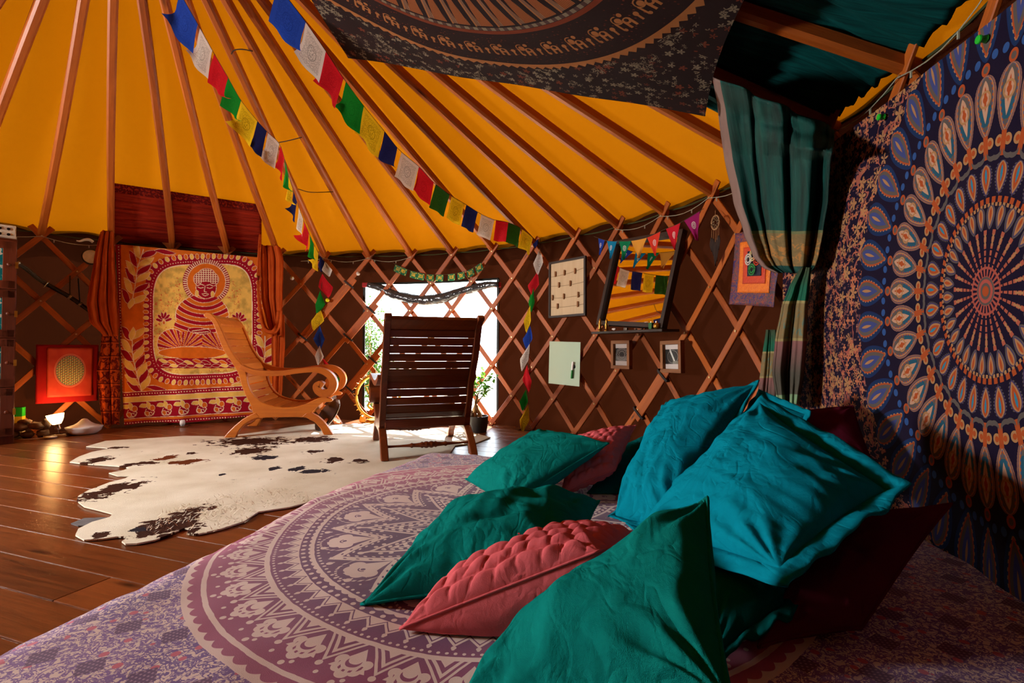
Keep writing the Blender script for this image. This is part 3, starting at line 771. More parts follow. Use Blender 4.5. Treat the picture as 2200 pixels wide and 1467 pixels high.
# ------------------------------------------------------------------ cushions and pillows on the bed
TEALG = cloth('sea_green_linen', lin(14, 120, 112), 0, 1200, .16, .5, .85, 1.0)
TURQ = cloth('turquoise_linen', lin(8, 128, 150), 0, 1200, .14, .5, .85, 1.0)
ROSE = cloth('dusty_rose_cotton', lin(212, 98, 104), 0, 900, .10, .2, .85, .8)
MAROON = cloth('maroon_cotton', lin(78, 20, 36), 0, 900, .10, .2, .9, .8)
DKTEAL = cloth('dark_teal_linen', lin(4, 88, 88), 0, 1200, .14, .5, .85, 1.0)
def pillow(name, corners, T, mats, label, cat, group=None, flange=0.0, quilt=0, seed=0, wr=0.007, n=56, pull=0.055, Tb=None, seam=True, fold=0.0, belly=None):
    """corners: TL, TR, BR, BL in space; front side faces the viewer"""
    TL, TR, BR, BL = [V(c) for c in corners]; ctr = (TL+TR+BR+BL)/4
    nrm = ((TR-BL).cross(TL-BR)).normalized()
    if nrm.dot(CAM+V((0, 0, 1.2))-ctr) < 0: nrm = -nrm
    Tb = T if Tb is None else Tb
    rng = random.Random(seed)
    ex_ = (TR-TL).length; ey_ = (TL-BL).length
    def base(s, t):                                     # s,t in -1..1 ; sides drawn in between the corners
        s2 = s*(1-pull*(1-t*t)); t2 = t*(1-pull*(1-s*s)); a = (s2+1)/2; b = (t2+1)/2
        return (BL*(1-a)+BR*a)*(1-b)+(TL*(1-a)+TR*a)*b
    def prof(s, t):
        a = max(0, 1-abs(s)**2.4); b = max(0, 1-abs(t)**2.4); return (a*b)**0.55
    def wrinkle(s, t, sd_):
        x, y = s*ex_*.5, t*ey_*.5
        w_ = mnoise.noise((x*9+sd_, y*9, sd_*1.7))*0.7+mnoise.noise((x*22+sd_, y*8, 3.1))*0.55+mnoise.noise((x*7, y*26+sd_, 5.1))*0.45
        ce = 0
        for (cs, ct) in ((-1, -1), (1, -1), (1, 1), (-1, 1)):    # folds radiating from the corners
            dx, dy = s-cs, t-ct; d_ = sqrt(dx*dx+dy*dy)+.05
            ce += sin(atan2(dy, dx)*13+sd_+cs*2+ct)*max(0, 1-d_/0.95)*0.75
        return w_+ce
    root = empty(name, (ctr.x, ctr.y, min(c.z for c in (TL, TR, BR, BL))), label, cat, group)
    mf, mb = (mats if isinstance(mats, (tuple, list)) else (mats, mats))
    zmin = BZ+0.004
    def make(side, mat, part, th_, q):
        def fn(u, v):
            s = -1+2*u; t = -1+2*v
            s = sin(s*pi/2)*.35+s*.65; t = sin(t*pi/2)*.35+t*.65
            p = base(s, t); h = prof(s, t)
            d_ = h*th_+wrinkle(s, t, seed*3.3+side)*wr*min(1, h*2.2)
            if q:
                x, y = (s+1)*.5*ex_, (t+1)*.5*ey_
                wv = 0.010*mnoise.noise((x*16, y*16, seed)); row = math.floor((y+wv)/.034); jx_ = .021*(row % 2)+.012*mnoise.noise((row*3.7, seed, 0))
                f1 = abs(sin(pi*(y+wv)/0.034)); f2 = abs(sin(pi*(x+jx_+.010*mnoise.noise((x*30, y*30, 2)))/0.042))
                d_ += (0.0125*(f1**.45)*(0.25+.75*f2**.45)+0.002*mnoise.noise((x*60, y*30, 1))-.006)*min(1, h*3)
            if fold and side > 0:
                d_ -= fold*math.exp(-((t+0.35-0.15*sin(s*2.2))/.07)**2)*max(0, 1-abs(s-.1)/.8)*min(1, h*2)
            p = p+(nrm*(d_*side) if side > 0 or belly is None else (V(belly)-nrm)*d_)
            if p.z < zmin: p.z = zmin+(zmin-p.z)*0.02
            return p
        g = G(); g.grid(n, n, fn, lambda u, v: (u*ex_, v*ey_)); return g.build(part, mat, root, smooth=True)
    make(1, mf, 'front_cover', T, quilt == 1 or quilt == 3)
    make(-1, mb, 'back_cover', Tb, quilt >= 2)
    # seam piping or flange around the edge
    rim = []
    m_ = 40
    for k in range(4*m_):
        e_, f = divmod(k, m_); f = -1+2*f/m_
        s, t = [(f, -1), (1, f), (-f, 1), (-1, -f)][e_]
        rim.append((base(s, t), s, t))
    if flange:
        def fl(u, v):
            p, s, t = rim[int(round(u*len(rim))) % len(rim)]
            out = (p-ctr); out -= nrm*out.dot(nrm); out.normalize()
            wv = 0.004*sin(u*61+seed)+0.003*sin(u*127)+0.008*mnoise.noise((u*22, seed, 0))
            q_ = p+out*(flange*v)+nrm*(wv*v)
            if q_.z < zmin: q_.z = zmin
            return q_
        g = G(); g.grid(len(rim), 3, fl); g.build('flange', mf, root, smooth=True, solid=0.004)
    elif seam:
        g = G(); g.tube([V((p.x, p.y, max(p.z, zmin+.002))) for p, _, _ in rim], 0.0032, 5, closed=True); g.build('seam', mf, root, smooth=True)
    return root
def W(*a): return [at(*c) for c in a]
pillow('cushion', W((1168, 925, 2.08), (1308, 952, 1.72), (1085, 1094, 1.60), (1000, 1031, 1.93)), 0.075, TEALG,
       'sea green linen cushion lying nearest the dark slatted chair', 'cushion', 'scatter cushions on the bed', seed=1, wr=.011)
pillow('cushion', W((1228, 942, 2.02), (1366, 914, 2.0), (1320, 1010, 1.72), (1205, 1062, 1.72)), 0.055, (ROSE, ROSE),
       'quilted mauve pink cushion half hidden behind the farthest sea green cushion', 'cushion', 'scatter cushions on the bed', quilt=3, seed=2, wr=.003)
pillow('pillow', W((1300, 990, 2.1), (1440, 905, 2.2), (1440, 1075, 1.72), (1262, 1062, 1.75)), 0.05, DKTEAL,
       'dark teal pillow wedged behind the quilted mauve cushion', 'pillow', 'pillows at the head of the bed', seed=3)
pillow('pillow', W((1432, 868, 2.02), (1622, 826, 1.66), (1440, 1150, 1.33), (1318, 1118, 1.52)), 0.095, TURQ,
       'tall turquoise linen pillow leaning left of the biggest turquoise pillow', 'pillow', 'pillows at the head of the bed', flange=0.022, seed=4, n=90, wr=.012)
pillow('pillow', W((1560, 960, 1.68), (1632, 846, 1.66), (1730, 890, 1.50), (1680, 1020, 1.45)), 0.04, TURQ,
       'turquoise pillow corner peeking out above the biggest turquoise pillow', 'pillow', 'pillows at the head of the bed', flange=0.02, seed=5)
pillow('pillow', W((1668, 885, 1.68), (1832, 872, 1.56), (1890, 1030, 1.36), (1720, 1040, 1.40)), 0.045, MAROON,
       'maroon pillow standing against the mandala tapestry', 'pillow', 'pillows at the head of the bed', seed=6)
pillow('pillow', W((1700, 1120, 1.22), (2045, 1082, 1.03), (1850, 1350, 0.86), (1630, 1390, 0.82)), 0.04, MAROON,
       'dark maroon pillow lying flat under the biggest turquoise pillow', 'pillow', 'pillows at the head of the bed', seed=7)
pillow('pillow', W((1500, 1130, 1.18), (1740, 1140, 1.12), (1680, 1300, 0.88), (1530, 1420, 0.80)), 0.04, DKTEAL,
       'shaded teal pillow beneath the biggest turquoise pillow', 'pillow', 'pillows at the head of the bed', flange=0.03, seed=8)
pillow('pillow', W((1632, 864, 1.36), (1905, 1054, 0.98), (1675, 1222, 0.80), (1372, 1140, 1.42)), 0.080, TURQ,
       'biggest turquoise linen pillow with a wide flange propped on the pile', 'pillow', 'pillows at the head of the bed', flange=0.045, seed=9, n=100, wr=.013, Tb=.06)
pillow('cushion', [V((-0.16, 1.42, .25)), at(1288, 1076, 1.30), V((0.13, 0.93, .27)), at(776, 1300, 0.985)], 0.105, TEALG,
       'sea green linen cushion with a deep crease between two other cushions', 'cushion', 'scatter cushions on the bed', seed=10, n=100, wr=.015, pull=.10, Tb=.05, fold=.012)
pillow('cushion', [V((-0.05, 1.17, .22)), at(1382, 1152, 1.14), at(1286, 1184, 0.90), at(860, 1350, 0.90)], 0.070, (ROSE, ROSE),
       'quilted dusty rose cushion with a plain back in the foreground', 'cushion', 'scatter cushions on the bed', quilt=1, seed=11, n=150, wr=.004, pull=.03, Tb=.085, belly=(.1, -.75, .0))
pillow('cushion', W((1150, 1370, 0.88), (1520, 1068, 0.80), (1572, 1510, 0.50), (960, 1570, 0.68)), 0.075, TEALG,
       'sea green linen cushion at the very front of the bed', 'cushion', 'scatter cushions on the bed', seed=12, n=100, wr=.016, pull=.04)
# ------------------------------------------------------------------ two scroll-arm slatted lounge chairs (same teak, light and shade put into the colours)
K_ = 0.000754
def cz(X, Y):
    gy = 1395-(X-350)/965*40; return ((X-830)*K_, (gy-Y)*K_)
UP = [(160, 128), (200, 170), (235, 225), (285, 335), (345, 475), (405, 575), (470, 655), (505, 740), (520, 830), (560, 930), (640, 1015), (750, 1058), (880, 1075), (1000, 1062), (1100, 1022), (1200, 972), (1290, 952), (1345, 972), (1352, 990), (1330, 1005)]
LO = [(1260, 1010), (1190, 1070), (1130, 1135), (1100, 1172), (980, 1172), (850, 1178), (700, 1184), (600, 1190), (565, 1120), (555, 1070), (500, 960), (455, 840), (425, 730), (350, 600), (280, 490), (225, 345), (185, 235), (150, 190), (105, 170), (98, 145), (125, 122)]
REAR = [(600, 1130), (540, 1160), (470, 1205), (400, 1270), (340, 1335), (295, 1395), (408, 1395), (440, 1325), (490, 1258), (560, 1208), (640, 1180)]
FRONT = [(1090, 1125), (1150, 1128), (1210, 1160), (1265, 1210), (1315, 1275), (1362, 1353), (1268, 1356), (1232, 1285), (1175, 1222), (1090, 1176), (1040, 1172)]
ARM = [(455, 665), (520, 695), (600, 718), (720, 724), (850, 715), (1000, 688), (1120, 670), (1200, 668), (1275, 688), (1335, 735), (1364, 800), (1352, 862), (1312, 905), (1258, 915), (1212, 885), (1196, 842), (1222, 818), (1256, 834)]
ARMH = [22, 24, 26, 26, 26, 25, 26, 29, 32, 34, 36, 38, 40, 40, 40, 38, 33, 30]
HW = 0.285
def densify(pts, n=4):
    return [(p.x, p.y) for p in smooth_path([V((a, b, 0)) for a, b in pts], n)]
def make_chair(mat, label):
    root = empty('lounge_chair', (0, 0, 0), label, 'chair', 'scroll-arm lounge chairs')
    fr = lambda a, b, d: V((a, d, b))
    body = [cz(*p) for p in densify(UP, 3)+densify(LO, 2)]
    def build(g, name, par=root, **k): return g.build(name, mat, par, local=True, **k)
    for sd_ in (-1, 1):
        g = G(); g.prism(body, sd_*HW-.021, sd_*HW+.021, fr); f_ = build(g, 'side_frame', bevel=.006)
        for L in (REAR, FRONT):
            g = G(); g.prism([cz(*p) for p in L], sd_*HW-.024, sd_*HW+.024, fr); build(g, 'leg', bevel=.006)
        g = G(); cl = [cz(*p) for p in ARM]; P = smooth_path([V((a, 0, b)) for a, b in cl], 5); H = smooth_path([V((h, 0, 0)) for h in ARMH], 5)
        vs = []; n = len(P); frs = []
        for i in range(n):
            t = (P[min(i+1, n-1)]-P[max(i-1, 0)]).normalized(); nv = V((-t.z, 0, t.x)); h = H[i].x*K_
            wd = 0.036+0.012*min(1, i/(n*.35))
            for a, b in ((-1, -1), (-1, 1), (1, 1), (1, -1)): vs.append(P[i]+nv*h*a+V((0, sd_*(HW+.004)+wd*b, 0)))
        fs = []; uvs = []
        for i in range(n-1):
            for j in range(4):
                j2 = (j+1) % 4; fs.append((i*4+j, i*4+j2, (i+1)*4+j2, (i+1)*4+j)); uvs.append([(i*.03, j*.06), (i*.03, j*.06+.06), (i*.03+.03, j*.06+.06), (i*.03+.03, j*.06)])
        fs += [(3, 2, 1, 0), tuple((n-1)*4+j for j in range(4))]; uvs += [[(0, 0)]*4]*2
        g.add(vs, fs, uvs); build(g, 'arm', bevel=.005)
    # slats follow the inner curve
    path = [V((*cz(*p), 0)) for p in densify(UP[2:17], 10)]
    L = [0.0]
    for a, b in zip(path, path[1:]): L.append(L[-1]+(b-a).length)
    def pt(s):
        for i in range(len(L)-1):
            if L[i+1] >= s: return path[i].lerp(path[i+1], (s-L[i])/(L[i+1]-L[i])), (path[i+1]-path[i]).normalized()
        return path[-1], (path[-1]-path[-2]).normalized()
    s = 0.012; pitch = 0.0575
    i = 0
    while s+pitch < L[-1]-0.02:
        c, t = pt(s+pitch/2); nv = V((-t.y, t.x, 0))            # towards the sitter
        if nv.dot(V((1, 1.2, 0))) < 0: nv = -nv
        c = c-nv*0.020
        Mx = Matrix((V((t.x, 0, t.y)), V((0, 1, 0)), V((nv.x, 0, nv.y)))).transposed()
        g = G(); wd = pitch-(0.0042 if i < 10 else 0.003)
        g.box(V((c.x, 0, c.y)), (wd, 2*HW-.036, 0.013), Mx); build(g, 'slat', bevel=.003)
        s += pitch; i += 1
    # top rail with a rolled edge, aprons, turned stretchers
    g = G(); tr = [cz(*p) for p in ((150, 140), (205, 178), (240, 235), (225, 262), (180, 215), (128, 172))]
    g.prism(tr, -HW+.018, HW-.018, fr); build(g, 'top_rail', bevel=.006)
    for X, Y in ((575, 1105), (1120, 1105)):
        a, b = cz(X, Y); g = G(); g.box(V((a, 0, b)), (0.026, 2*HW-.03, 0.062)); build(g, 'apron', bevel=.004)
    for X, Y in ((420, 1290), (1255, 1240)):
        a, b = cz(X, Y); g = G(); prof = []
        Ls = 2*HW-.04
        for q in range(49):
            y = -Ls/2+Ls*q/48; u = abs(y)/(Ls/2)
            r_ = 0.013+0.005*cos(u*pi*1.3)+(0.006 if abs(u-.06) < .03 or abs(u-.42) < .025 or abs(u-.18) < .02 else 0)
            prof.append((r_, y))
        g.lathe(prof, V((a, 0, b)), 10, Matrix(((1, 0, 0), (0, 0, 1), (0, -1, 0)))); build(g, 'stretcher', smooth=True)
    return root
TEAK_LIT = wood('lit_golden_teak', lin(150, 66, 12), lin(206, 118, 34), 0.35, 1.3, False, 0.45, .8)
TEAK_SHADED = wood('shaded_teak', lin(66, 28, 10), lin(124, 58, 24), 0.35, 1.3, False, 0.4, .9)  # same teak, darkened because this chair stands in shade
ch1 = make_chair(TEAK_LIT, 'golden teak slatted lounge chair in profile before the red figure hanging')
ra = on_floor(497, 942); fa = on_floor(703, 936); d1_ = (fa-ra).normalized()
n1 = V((-d1_.y, d1_.x, 0)); c1 = (ra+fa)/2+n1*HW
ch1.location = (c1.x, c1.y, 0.010); ch1.rotation_euler = (0, 0, atan2(d1_.y, d1_.x))
ch2 = make_chair(TEAK_SHADED, 'shade-darkened teak slatted lounge chair seen from behind before the window')
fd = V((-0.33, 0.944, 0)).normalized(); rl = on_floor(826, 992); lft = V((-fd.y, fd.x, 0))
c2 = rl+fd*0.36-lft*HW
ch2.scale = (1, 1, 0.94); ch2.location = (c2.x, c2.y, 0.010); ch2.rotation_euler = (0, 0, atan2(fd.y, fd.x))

# ------------------------------------------------------------------ cowhide rug
Z1 = lambda x, y: on_floor(x*.4206, 850+y*.4206)
Z6 = lambda x, y: on_floor(560+x*.3544, 480+y*.3544)
RUG = [Z1(*p) for p in ((440, 265), (540, 236), (720, 225), (950, 210), (1150, 213), (1320, 190), (1480, 165), (1600, 150), (1720, 150), (1880, 145))]
RUG += [Z6(*p) for p in ((760, 1200), (930, 1240), (1080, 1250), (1240, 1262), (1395, 1302), (1300, 1338), (1180, 1352))]
RUG += [on_floor(*p) for p in ((960, 985), (860, 1010), (760, 1060), (660, 1083))]
RUG += [Z1(*p) for p in ((1480, 578), (1320, 602), (1250, 650), (1130, 690), (1000, 720), (955, 715), (965, 690), (935, 688), (870, 718), (790, 748), (700, 766), (640, 768), (622, 755), (655, 733), (600, 730), (520, 742), (430, 748), (385, 722), (400, 690), (470, 655), (560, 630), (575, 612), (500, 592), (430, 575), (392, 545), (400, 520), (450, 492), (560, 450), (640, 430), (662, 416), (600, 416), (556, 402), (630, 388), (662, 376), (600, 366), (520, 360), (430, 355), (356, 345), (400, 318), (470, 293), (560, 276), (530, 271))]
M = Mat('cowhide', 0.95, 0.05); uvv = M.uvv(); ux, uy = M.uv()
fur = M.noise(M.scale(uvv, 1, 2.2), 210, 4, 0.7, 0.6); cl1 = M.noise(uvv, 4, 3)
c = M.ramp(cl1*0.6+fur*0.4, [(0.3, lin(206, 194, 166)), (0.65, lin(240, 234, 216))])
nz1 = M.noise(uvv, 14, 4, 0.65, 0.4); nz2 = M.noise(M.scale(uvv, 1, 1, 1, (4, 9, 0)), 22, 4, 0.7, 0.3)
def zz(x, y, dx, dy):
    p = Z1(x, y); q_ = Z1(x+dx, y); q2 = Z1(x, y+dy); return p, (q_-p).length, (q2-p).length
spots = [(1290, 240, 260, 26, 0), (1290, 285, 120, 26, 0), (1600, 230, 130, 20, 0), (850, 325, 70, 14, 1), (960, 345, 110, 16, 1), (750, 352, 75, 12, 0), (1350, 322, 90, 14, 2), (1600, 292, 60, 12, 0), (1700, 335, 70, 18, 0), (1530, 380, 60, 14, 2), (1600, 395, 110, 14, 2), (1400, 380, 36, 14, 2), (1130, 412, 25, 6, 2), (640, 365, 40, 16, 0), (500, 335, 70, 22, 0), (570, 490, 130, 55, 0), (860, 680, 210, 60, 0), (960, 610, 90, 40, 0), (690, 700, 60, 16, 2), (520, 722, 60, 16, 0), (1080, 585, 30, 12, 0), (1830, 340, 60, 14, 0), (980, 300, 40, 6, 0), (600, 272, 60, 6, 0)]
for (x, y, dx, dy, kind) in spots:
    p, lx, ly = zz(x, y, dx, dy)
    dd_ = hyp((ux-p.x)*(1/lx), (uy-p.y)*(1/ly))
    msk = (1.15-dd_+(nz1-0.5)*2.6+(nz2-.5)*1.2).gt(0.42)*dd_.lt(1.25)
    layer(msk, M.mix(nz2, lin(60, 28, 14), lin(128, 62, 28)) if kind == 1 else (M.mix(nz2, lin(22, 16, 16), lin(86, 46, 28)) if kind == 0 else M.mix(nz2, lin(20, 20, 30), lin(62, 52, 58))))
layer((nz2.gt(0.66))*M.noise(uvv, 1.5, 1).gt(.5)*.6, lin(120, 100, 84))
M.color(c); M.bump(fur*1.0+cl1*.4, 0.55, 0.012); 
g = G(); rp = RUG; n = len(rp)
me_bm = bmesh.new(); vs_ = [me_bm.verts.new((p.x, p.y, 0.009)) for p in rp]; f_ = me_bm.faces.new(vs_); f_.normal_update()
if f_.normal.z < 0: f_.normal_flip()
rt = bmesh.ops.extrude_face_region(me_bm, geom=[f_]); 
for v_ in [e for e in rt['geom'] if isinstance(e, bmesh.types.BMVert)]: v_.co.z = 0.003
bmesh.ops.triangulate(me_bm, faces=me_bm.faces[:]); bmesh.ops.recalc_face_normals(me_bm, faces=me_bm.faces[:])
for f2_ in me_bm.faces: f2_.normal_update()
me = bpy.data.meshes.new('cowhide_rug'); uvl = me_bm.loops.layers.uv.new('UVMap')
for f2_ in me_bm.faces:
    for l_ in f2_.loops: l_[uvl].uv = (l_.vert.co.x, l_.vert.co.y)
me_bm.to_mesh(me); me_bm.free(); me.materials.append(M.m)
rug = bpy.data.objects.new('cowhide_rug', me); C0.objects.link(rug)
props(rug, 'white cowhide rug with brown and black patches on the floor', 'rug')
# short fur standing up along the hide: thin blades, nobody could count them
FUR = Mat('cowhide_fur_tuft', 0.95, .05); FUR.color(lin(232, 224, 204)); 
from mathutils.geometry import tessellate_polygon
tr_ = tessellate_polygon([[V((p.x, p.y, 0)) for p in rp]]); rr = random.Random(5); g = G()
areas = [abs((rp[b]-rp[a]).cross(rp[c_]-rp[a]).z)/2 for a, b, c_ in tr_]; tot = sum(areas)
for (a, b, c_), ar in zip(tr_, areas):
    for _ in range(int(ar/tot*3000)):
        u, v = rr.random(), rr.random()
        if u+v > 1: u, v = 1-u, 1-v
        p = rp[a]+(rp[b]-rp[a])*u+(rp[c_]-rp[a])*v
        if (p-on_floor(520, 1105)).length > 0.32: continue
        for q in range(5):
            an = rr.uniform(0, 2*pi); l_ = rr.uniform(.012, .026); w_ = .0016
            p2 = p+V((rr.uniform(-.03, .03), rr.uniform(-.03, .03), .009)); d_ = V((cos(an), sin(an), 0))
            s_ = V((-d_.y, d_.x, 0))*w_
            g.add([p2-s_, p2+s_, p2+d_*l_+V((0, 0, l_*.55))], [(0, 1, 2)])
ft = g.build('fur', FUR.m, rug, local=True); ft['kind'] = 'stuff'
# grey tag lying by the hide
g = G(); g.prism([(p.x, p.y) for p in (Z1(362, 660), Z1(430, 632), Z1(545, 628), Z1(500, 668), Z1(400, 672))], 0.002, 0.0065, lambda a, b, d: V((a, b, d)))
tg = g.build('felt_patch', plain('grey_felt', lin(92, 88, 90), .95, var=.2)); props(tg, 'small grey felt patch poking out from under the cowhide rug', 'felt patch')

# ------------------------------------------------------------------ batik wall hanging with a seated figure: dyed pattern painted per vertex
bA = on_wall(248, 720, 2.90); bB = on_wall(592, 720, 2.90); bd = (bB-bA).normalized(); bd.z = 0; bn = V((-bd.y, bd.x, 0)).normalized()
nu, nv_ = 420, 480
uu, vv = np.meshgrid(np.linspace(0, 1, nu+1), np.linspace(0, 1, nv_+1), indexing='ij')
TL, TR, BR, BL = (175, 372), (1050, 452), (1050, 1322), (226, 1372)
X = (TL[0]*(1-uu)+TR[0]*uu)*(1-vv)+(BL[0]*(1-uu)+BR[0]*uu)*vv
Y = (TL[1]*(1-uu)+TR[1]*uu)*(1-vv)+(BL[1]*(1-uu)+BR[1]*uu)*vv
Y = Y-7*np.sin(uu*pi*3.2)*np.clip(vv-.9, 0, 1)*8
srgb = lambda *c_: np.array(lin(*c_)[:3])
RED, ORG, YEL, WHT = srgb(164, 20, 40), srgb(222, 112, 30), srgb(244, 200, 98), srgb(250, 226, 190)
rng = np.random.RandomState(2)
def fbm(x, y, s, seed):
    """smooth value noise"""
    out = np.zeros_like(x); amp = 1; tot_ = 0
    for o_ in range(3):
        r_ = np.random.RandomState(seed+o_); Gd = r_.rand(64, 64); fx, fy = (x*s*2**o_), (y*s*2**o_)
        ix, iy = np.floor(fx).astype(int), np.floor(fy).astype(int); tx, ty = fx-ix, fy-iy; tx = tx*tx*(3-2*tx); ty = ty*ty*(3-2*ty)
        g_ = lambda a, b: Gd[a % 64, b % 64]
        out += amp*((g_(ix, iy)*(1-tx)+g_(ix+1, iy)*tx)*(1-ty)+(g_(ix, iy+1)*(1-tx)+g_(ix+1, iy+1)*tx)*ty); tot_ += amp; amp *= .5
    return out/tot_
Xw = X+3*(fbm(X, Y, .02, 9)-.5); Yw = Y+3*(fbm(X, Y, .02, 19)-.5)
col = np.empty(X.shape+(3,)); col[:] = ORG
col *= (0.82+0.4*fbm(X, Y, .012, 3))[..., None]
def pnt(m_, c_): col[m_] = c_
def ell(cx, cy, rx, ry, rot=0.0, pad=0.0):
    c_, s_ = cos(rot), sin(rot); dx, dy = Xw-cx, Yw-cy; a = (dx*c_+dy*s_)/(rx+pad); b = (-dx*s_+dy*c_)/(ry+pad); return a*a+b*b < 1
def leafm(cx, cy, L_, W_, rot, pad=0.0):
    c_, s_ = cos(rot), sin(rot); dx, dy = Xw-cx, Yw-cy; a = (dx*c_+dy*s_)/(L_+pad); b = (-dx*s_+dy*c_)/(W_+pad)
    return (np.abs(a) < 1) & (np.abs(b-.25*np.sin(a*2.5)) < (1-a*a))
def stroke(pts, w_, c_):
    for (x0, y0), (x1, y1) in zip(pts, pts[1:]):
        lo_x, hi_x, lo_y, hi_y = min(x0, x1)-w_, max(x0, x1)+w_, min(y0, y1)-w_, max(y0, y1)+w_
        bb = (Xw > lo_x) & (Xw < hi_x) & (Yw > lo_y) & (Yw < hi_y)
        if not bb.any(): continue
        xs, ys = Xw[bb], Yw[bb]; L2 = (x1-x0)**2+(y1-y0)**2+1e-9
        t_ = np.clip(((xs-x0)*(x1-x0)+(ys-y0)*(y1-y0))/L2, 0, 1)
        d_ = np.hypot(xs-x0-t_*(x1-x0), ys-y0-t_*(y1-y0)) < w_
        idx = np.argwhere(bb)[d_]; col[idx[:, 0], idx[:, 1]] = c_
def outlined(fn, args, c_, o=2.6): pnt(fn(*args, pad=o), WHT); pnt(fn(*args), c_)
# left margin and frame
pnt(X < 205+.012*(Y-370), RED); dm = (np.abs(X-(192+.03*(Y-370))) < 3) & ((Y % 16) < 6); pnt(dm, WHT)
fx = lambda a, b: (np.abs((Xw-658)/a)**4.5+np.abs((Yw-787+.03*(Xw-658))/b)**4.5)**(1/4.5)
F1 = fx(318, 352)
pnt(F1 < 1.015, RED)
pnt(F1 < 0.86, YEL)
an = np.arctan2((Yw-787)/352, (Xw-658)/318)
cr = fbm(X, Y, .035, 31); crack = (np.abs(fbm(X, Y, .05, 44)-.5) < .018) & (fbm(X, Y, .012, 5) > .46)
inn = F1 < 0.86
col[inn] = (YEL*(1-.35*np.clip((cr-.42)*3, 0, 1)[..., None])+RED*.0)[inn]; pnt(inn & crack, RED*1.2+ORG*.3)
pnt((F1 > .852) & (F1 < .866), WHT)
for q in range(66):                                             # ring of petals round the panel
    t_ = 2*pi*(q+.5)/66; cx_ = cos(t_); sy_ = sin(t_); k_ = (abs(cx_)**4.5+abs(sy_)**4.5)**(-1/4.5)
    x_, y_ = 658+318*k_*cx_*0.985, 787-.03*(318*k_*cx_)+352*k_*sy_*0.985
    outlined(ell, (x_, y_, 9.5, 14, atan2(sy_, cx_)+pi/2), YEL if q % 2 else ORG, 2.2)
for q in range(150):
    t_ = 2*pi*q/150; cx_ = cos(t_); sy_ = sin(t_); k_ = (abs(cx_)**4.5+abs(sy_)**4.5)**(-1/4.5)
    pnt(ell(658+318*k_*cx_*.905, 787-.03*318*k_*cx_+352*k_*sy_*.905, 2.6, 2.6), WHT)
# sprays of leaves
def spray(pts, n_, L_, W_, lean, up=-1):
    P_ = smooth_path([V((a, b, 0)) for a, b in pts], 10); m_ = len(P_)
    for q in range(n_):
        p = P_[int((q+.3)/n_*(m_-2))]; t_ = (P_[min(m_-1, int((q+.3)/n_*(m_-2))+1)]-p); ta = atan2(t_.y, t_.x)
        for sg in (-1, 1):
            a = ta+sg*lean; outlined(leafm, (p.x+cos(a)*L_*.85, p.y+sin(a)*L_*.85, L_*.82, W_, a), YEL if (q+(sg > 0)) % 2 else RED, 2.4)
    stroke([(p.x, p.y) for p in P_], 2.2, WHT)
spray([(262, 720), (285, 600), (300, 500), (332, 402)], 6, 62, 16, .75)
spray([(322, 1195), (296, 1100), (272, 980), (270, 850)], 7, 58, 17, .72)
spray([(985, 1080), (1000, 1000), (1002, 880)], 4, 52, 15, .7)
outlined(leafm, (264, 700, 30, 14, 1.8), YEL); outlined(leafm, (270, 868, 36, 15, -1.5), YEL); outlined(leafm, (400, 1168, 58, 12, .1), RED); outlined(leafm, (860, 1150, 46, 11, -.1), YEL); outlined(leafm, (450, 415, 60, 12, .1), RED)
# small plants beside the figure
for bx_, by_ in ((443, 800), (856, 800)):
    for q in range(6):
        a = -pi+.25+q*.52; outlined(ell, (bx_+cos(a)*28, by_+sin(a)*34, 19, 7.5, a), RED, 1.5)
    outlined(ell, (bx_, by_+6, 7, 9), ORG, 2)
# halo and head
hx, hy = 678, 580
rr_ = np.hypot(Xw-hx, (Yw-hy)*1.03); ha = np.arctan2(Yw-hy, Xw-hx)
pnt(rr_ < 130, RED); pnt((rr_ > 108) & (rr_ < 128) & (((ha*62/(2*pi)) % 1) < .42), WHT); pnt(rr_ < 107, WHT); pnt(rr_ < 104, ORG)
# robe: nested arcs
tor = (ell(655, 765, 145, 112) | ell(660, 720, 118, 70) | ell(590, 830, 90, 60) | ell(730, 830, 70, 60)) & (Yw > 655)
pnt(ell(655, 765, 148, 115) & (Yw > 652), WHT); pnt(tor, RED)
band = np.hypot((Xw-668)/1.25, (Yw-610)); bi = (band/21).astype(int)
pnt(tor & (bi % 2 == 0), ORG); pnt(tor & ((band % 21) < 2.4), WHT)
legs = (ell(490, 920, 82, 78) | ell(620, 915, 190, 62) | ell(800, 905, 90, 72)) & (Yw > 838)
pnt((ell(490, 920, 85, 81) | ell(800, 905, 93, 75)) & (Yw > 838), WHT); pnt(legs, RED)
b2 = np.hypot((Xw-545)/1.0, (Yw-960)); b3 = np.hypot((Xw-760), (Yw-960)); bb = np.where(Xw < 655, b2, b3); aa_ = np.where(Xw < 655, np.arctan2(Yw-960, Xw-545), np.arctan2(Yw-960, Xw-760))
pnt(legs & (((aa_*11/pi) % 1) < .5), ORG); pnt(legs & (((aa_*11/pi) % .5) < .055), WHT)
outlined(ell, (600, 972, 186, 32), ORG); outlined(ell, (640, 850, 60, 16, .1), RED); stroke([(600, 852), (690, 838)], 2, WHT); stroke([(605, 862), (690, 856)], 2, WHT)
lot = (np.abs(Xw-625) < 215+8*np.sin(Yw*.1)) & (Yw > 1002) & (Yw < 1058); pnt(lot, RED)
for q in range(9):
    outlined(leafm, (440+q*47, 1018+8*(q % 2), 26, 9, .15), (YEL, ORG, RED)[q % 3], 2); outlined(leafm, (455+q*46, 1044, 26, 8, -.1), (RED, YEL, RED)[q % 3], 2)
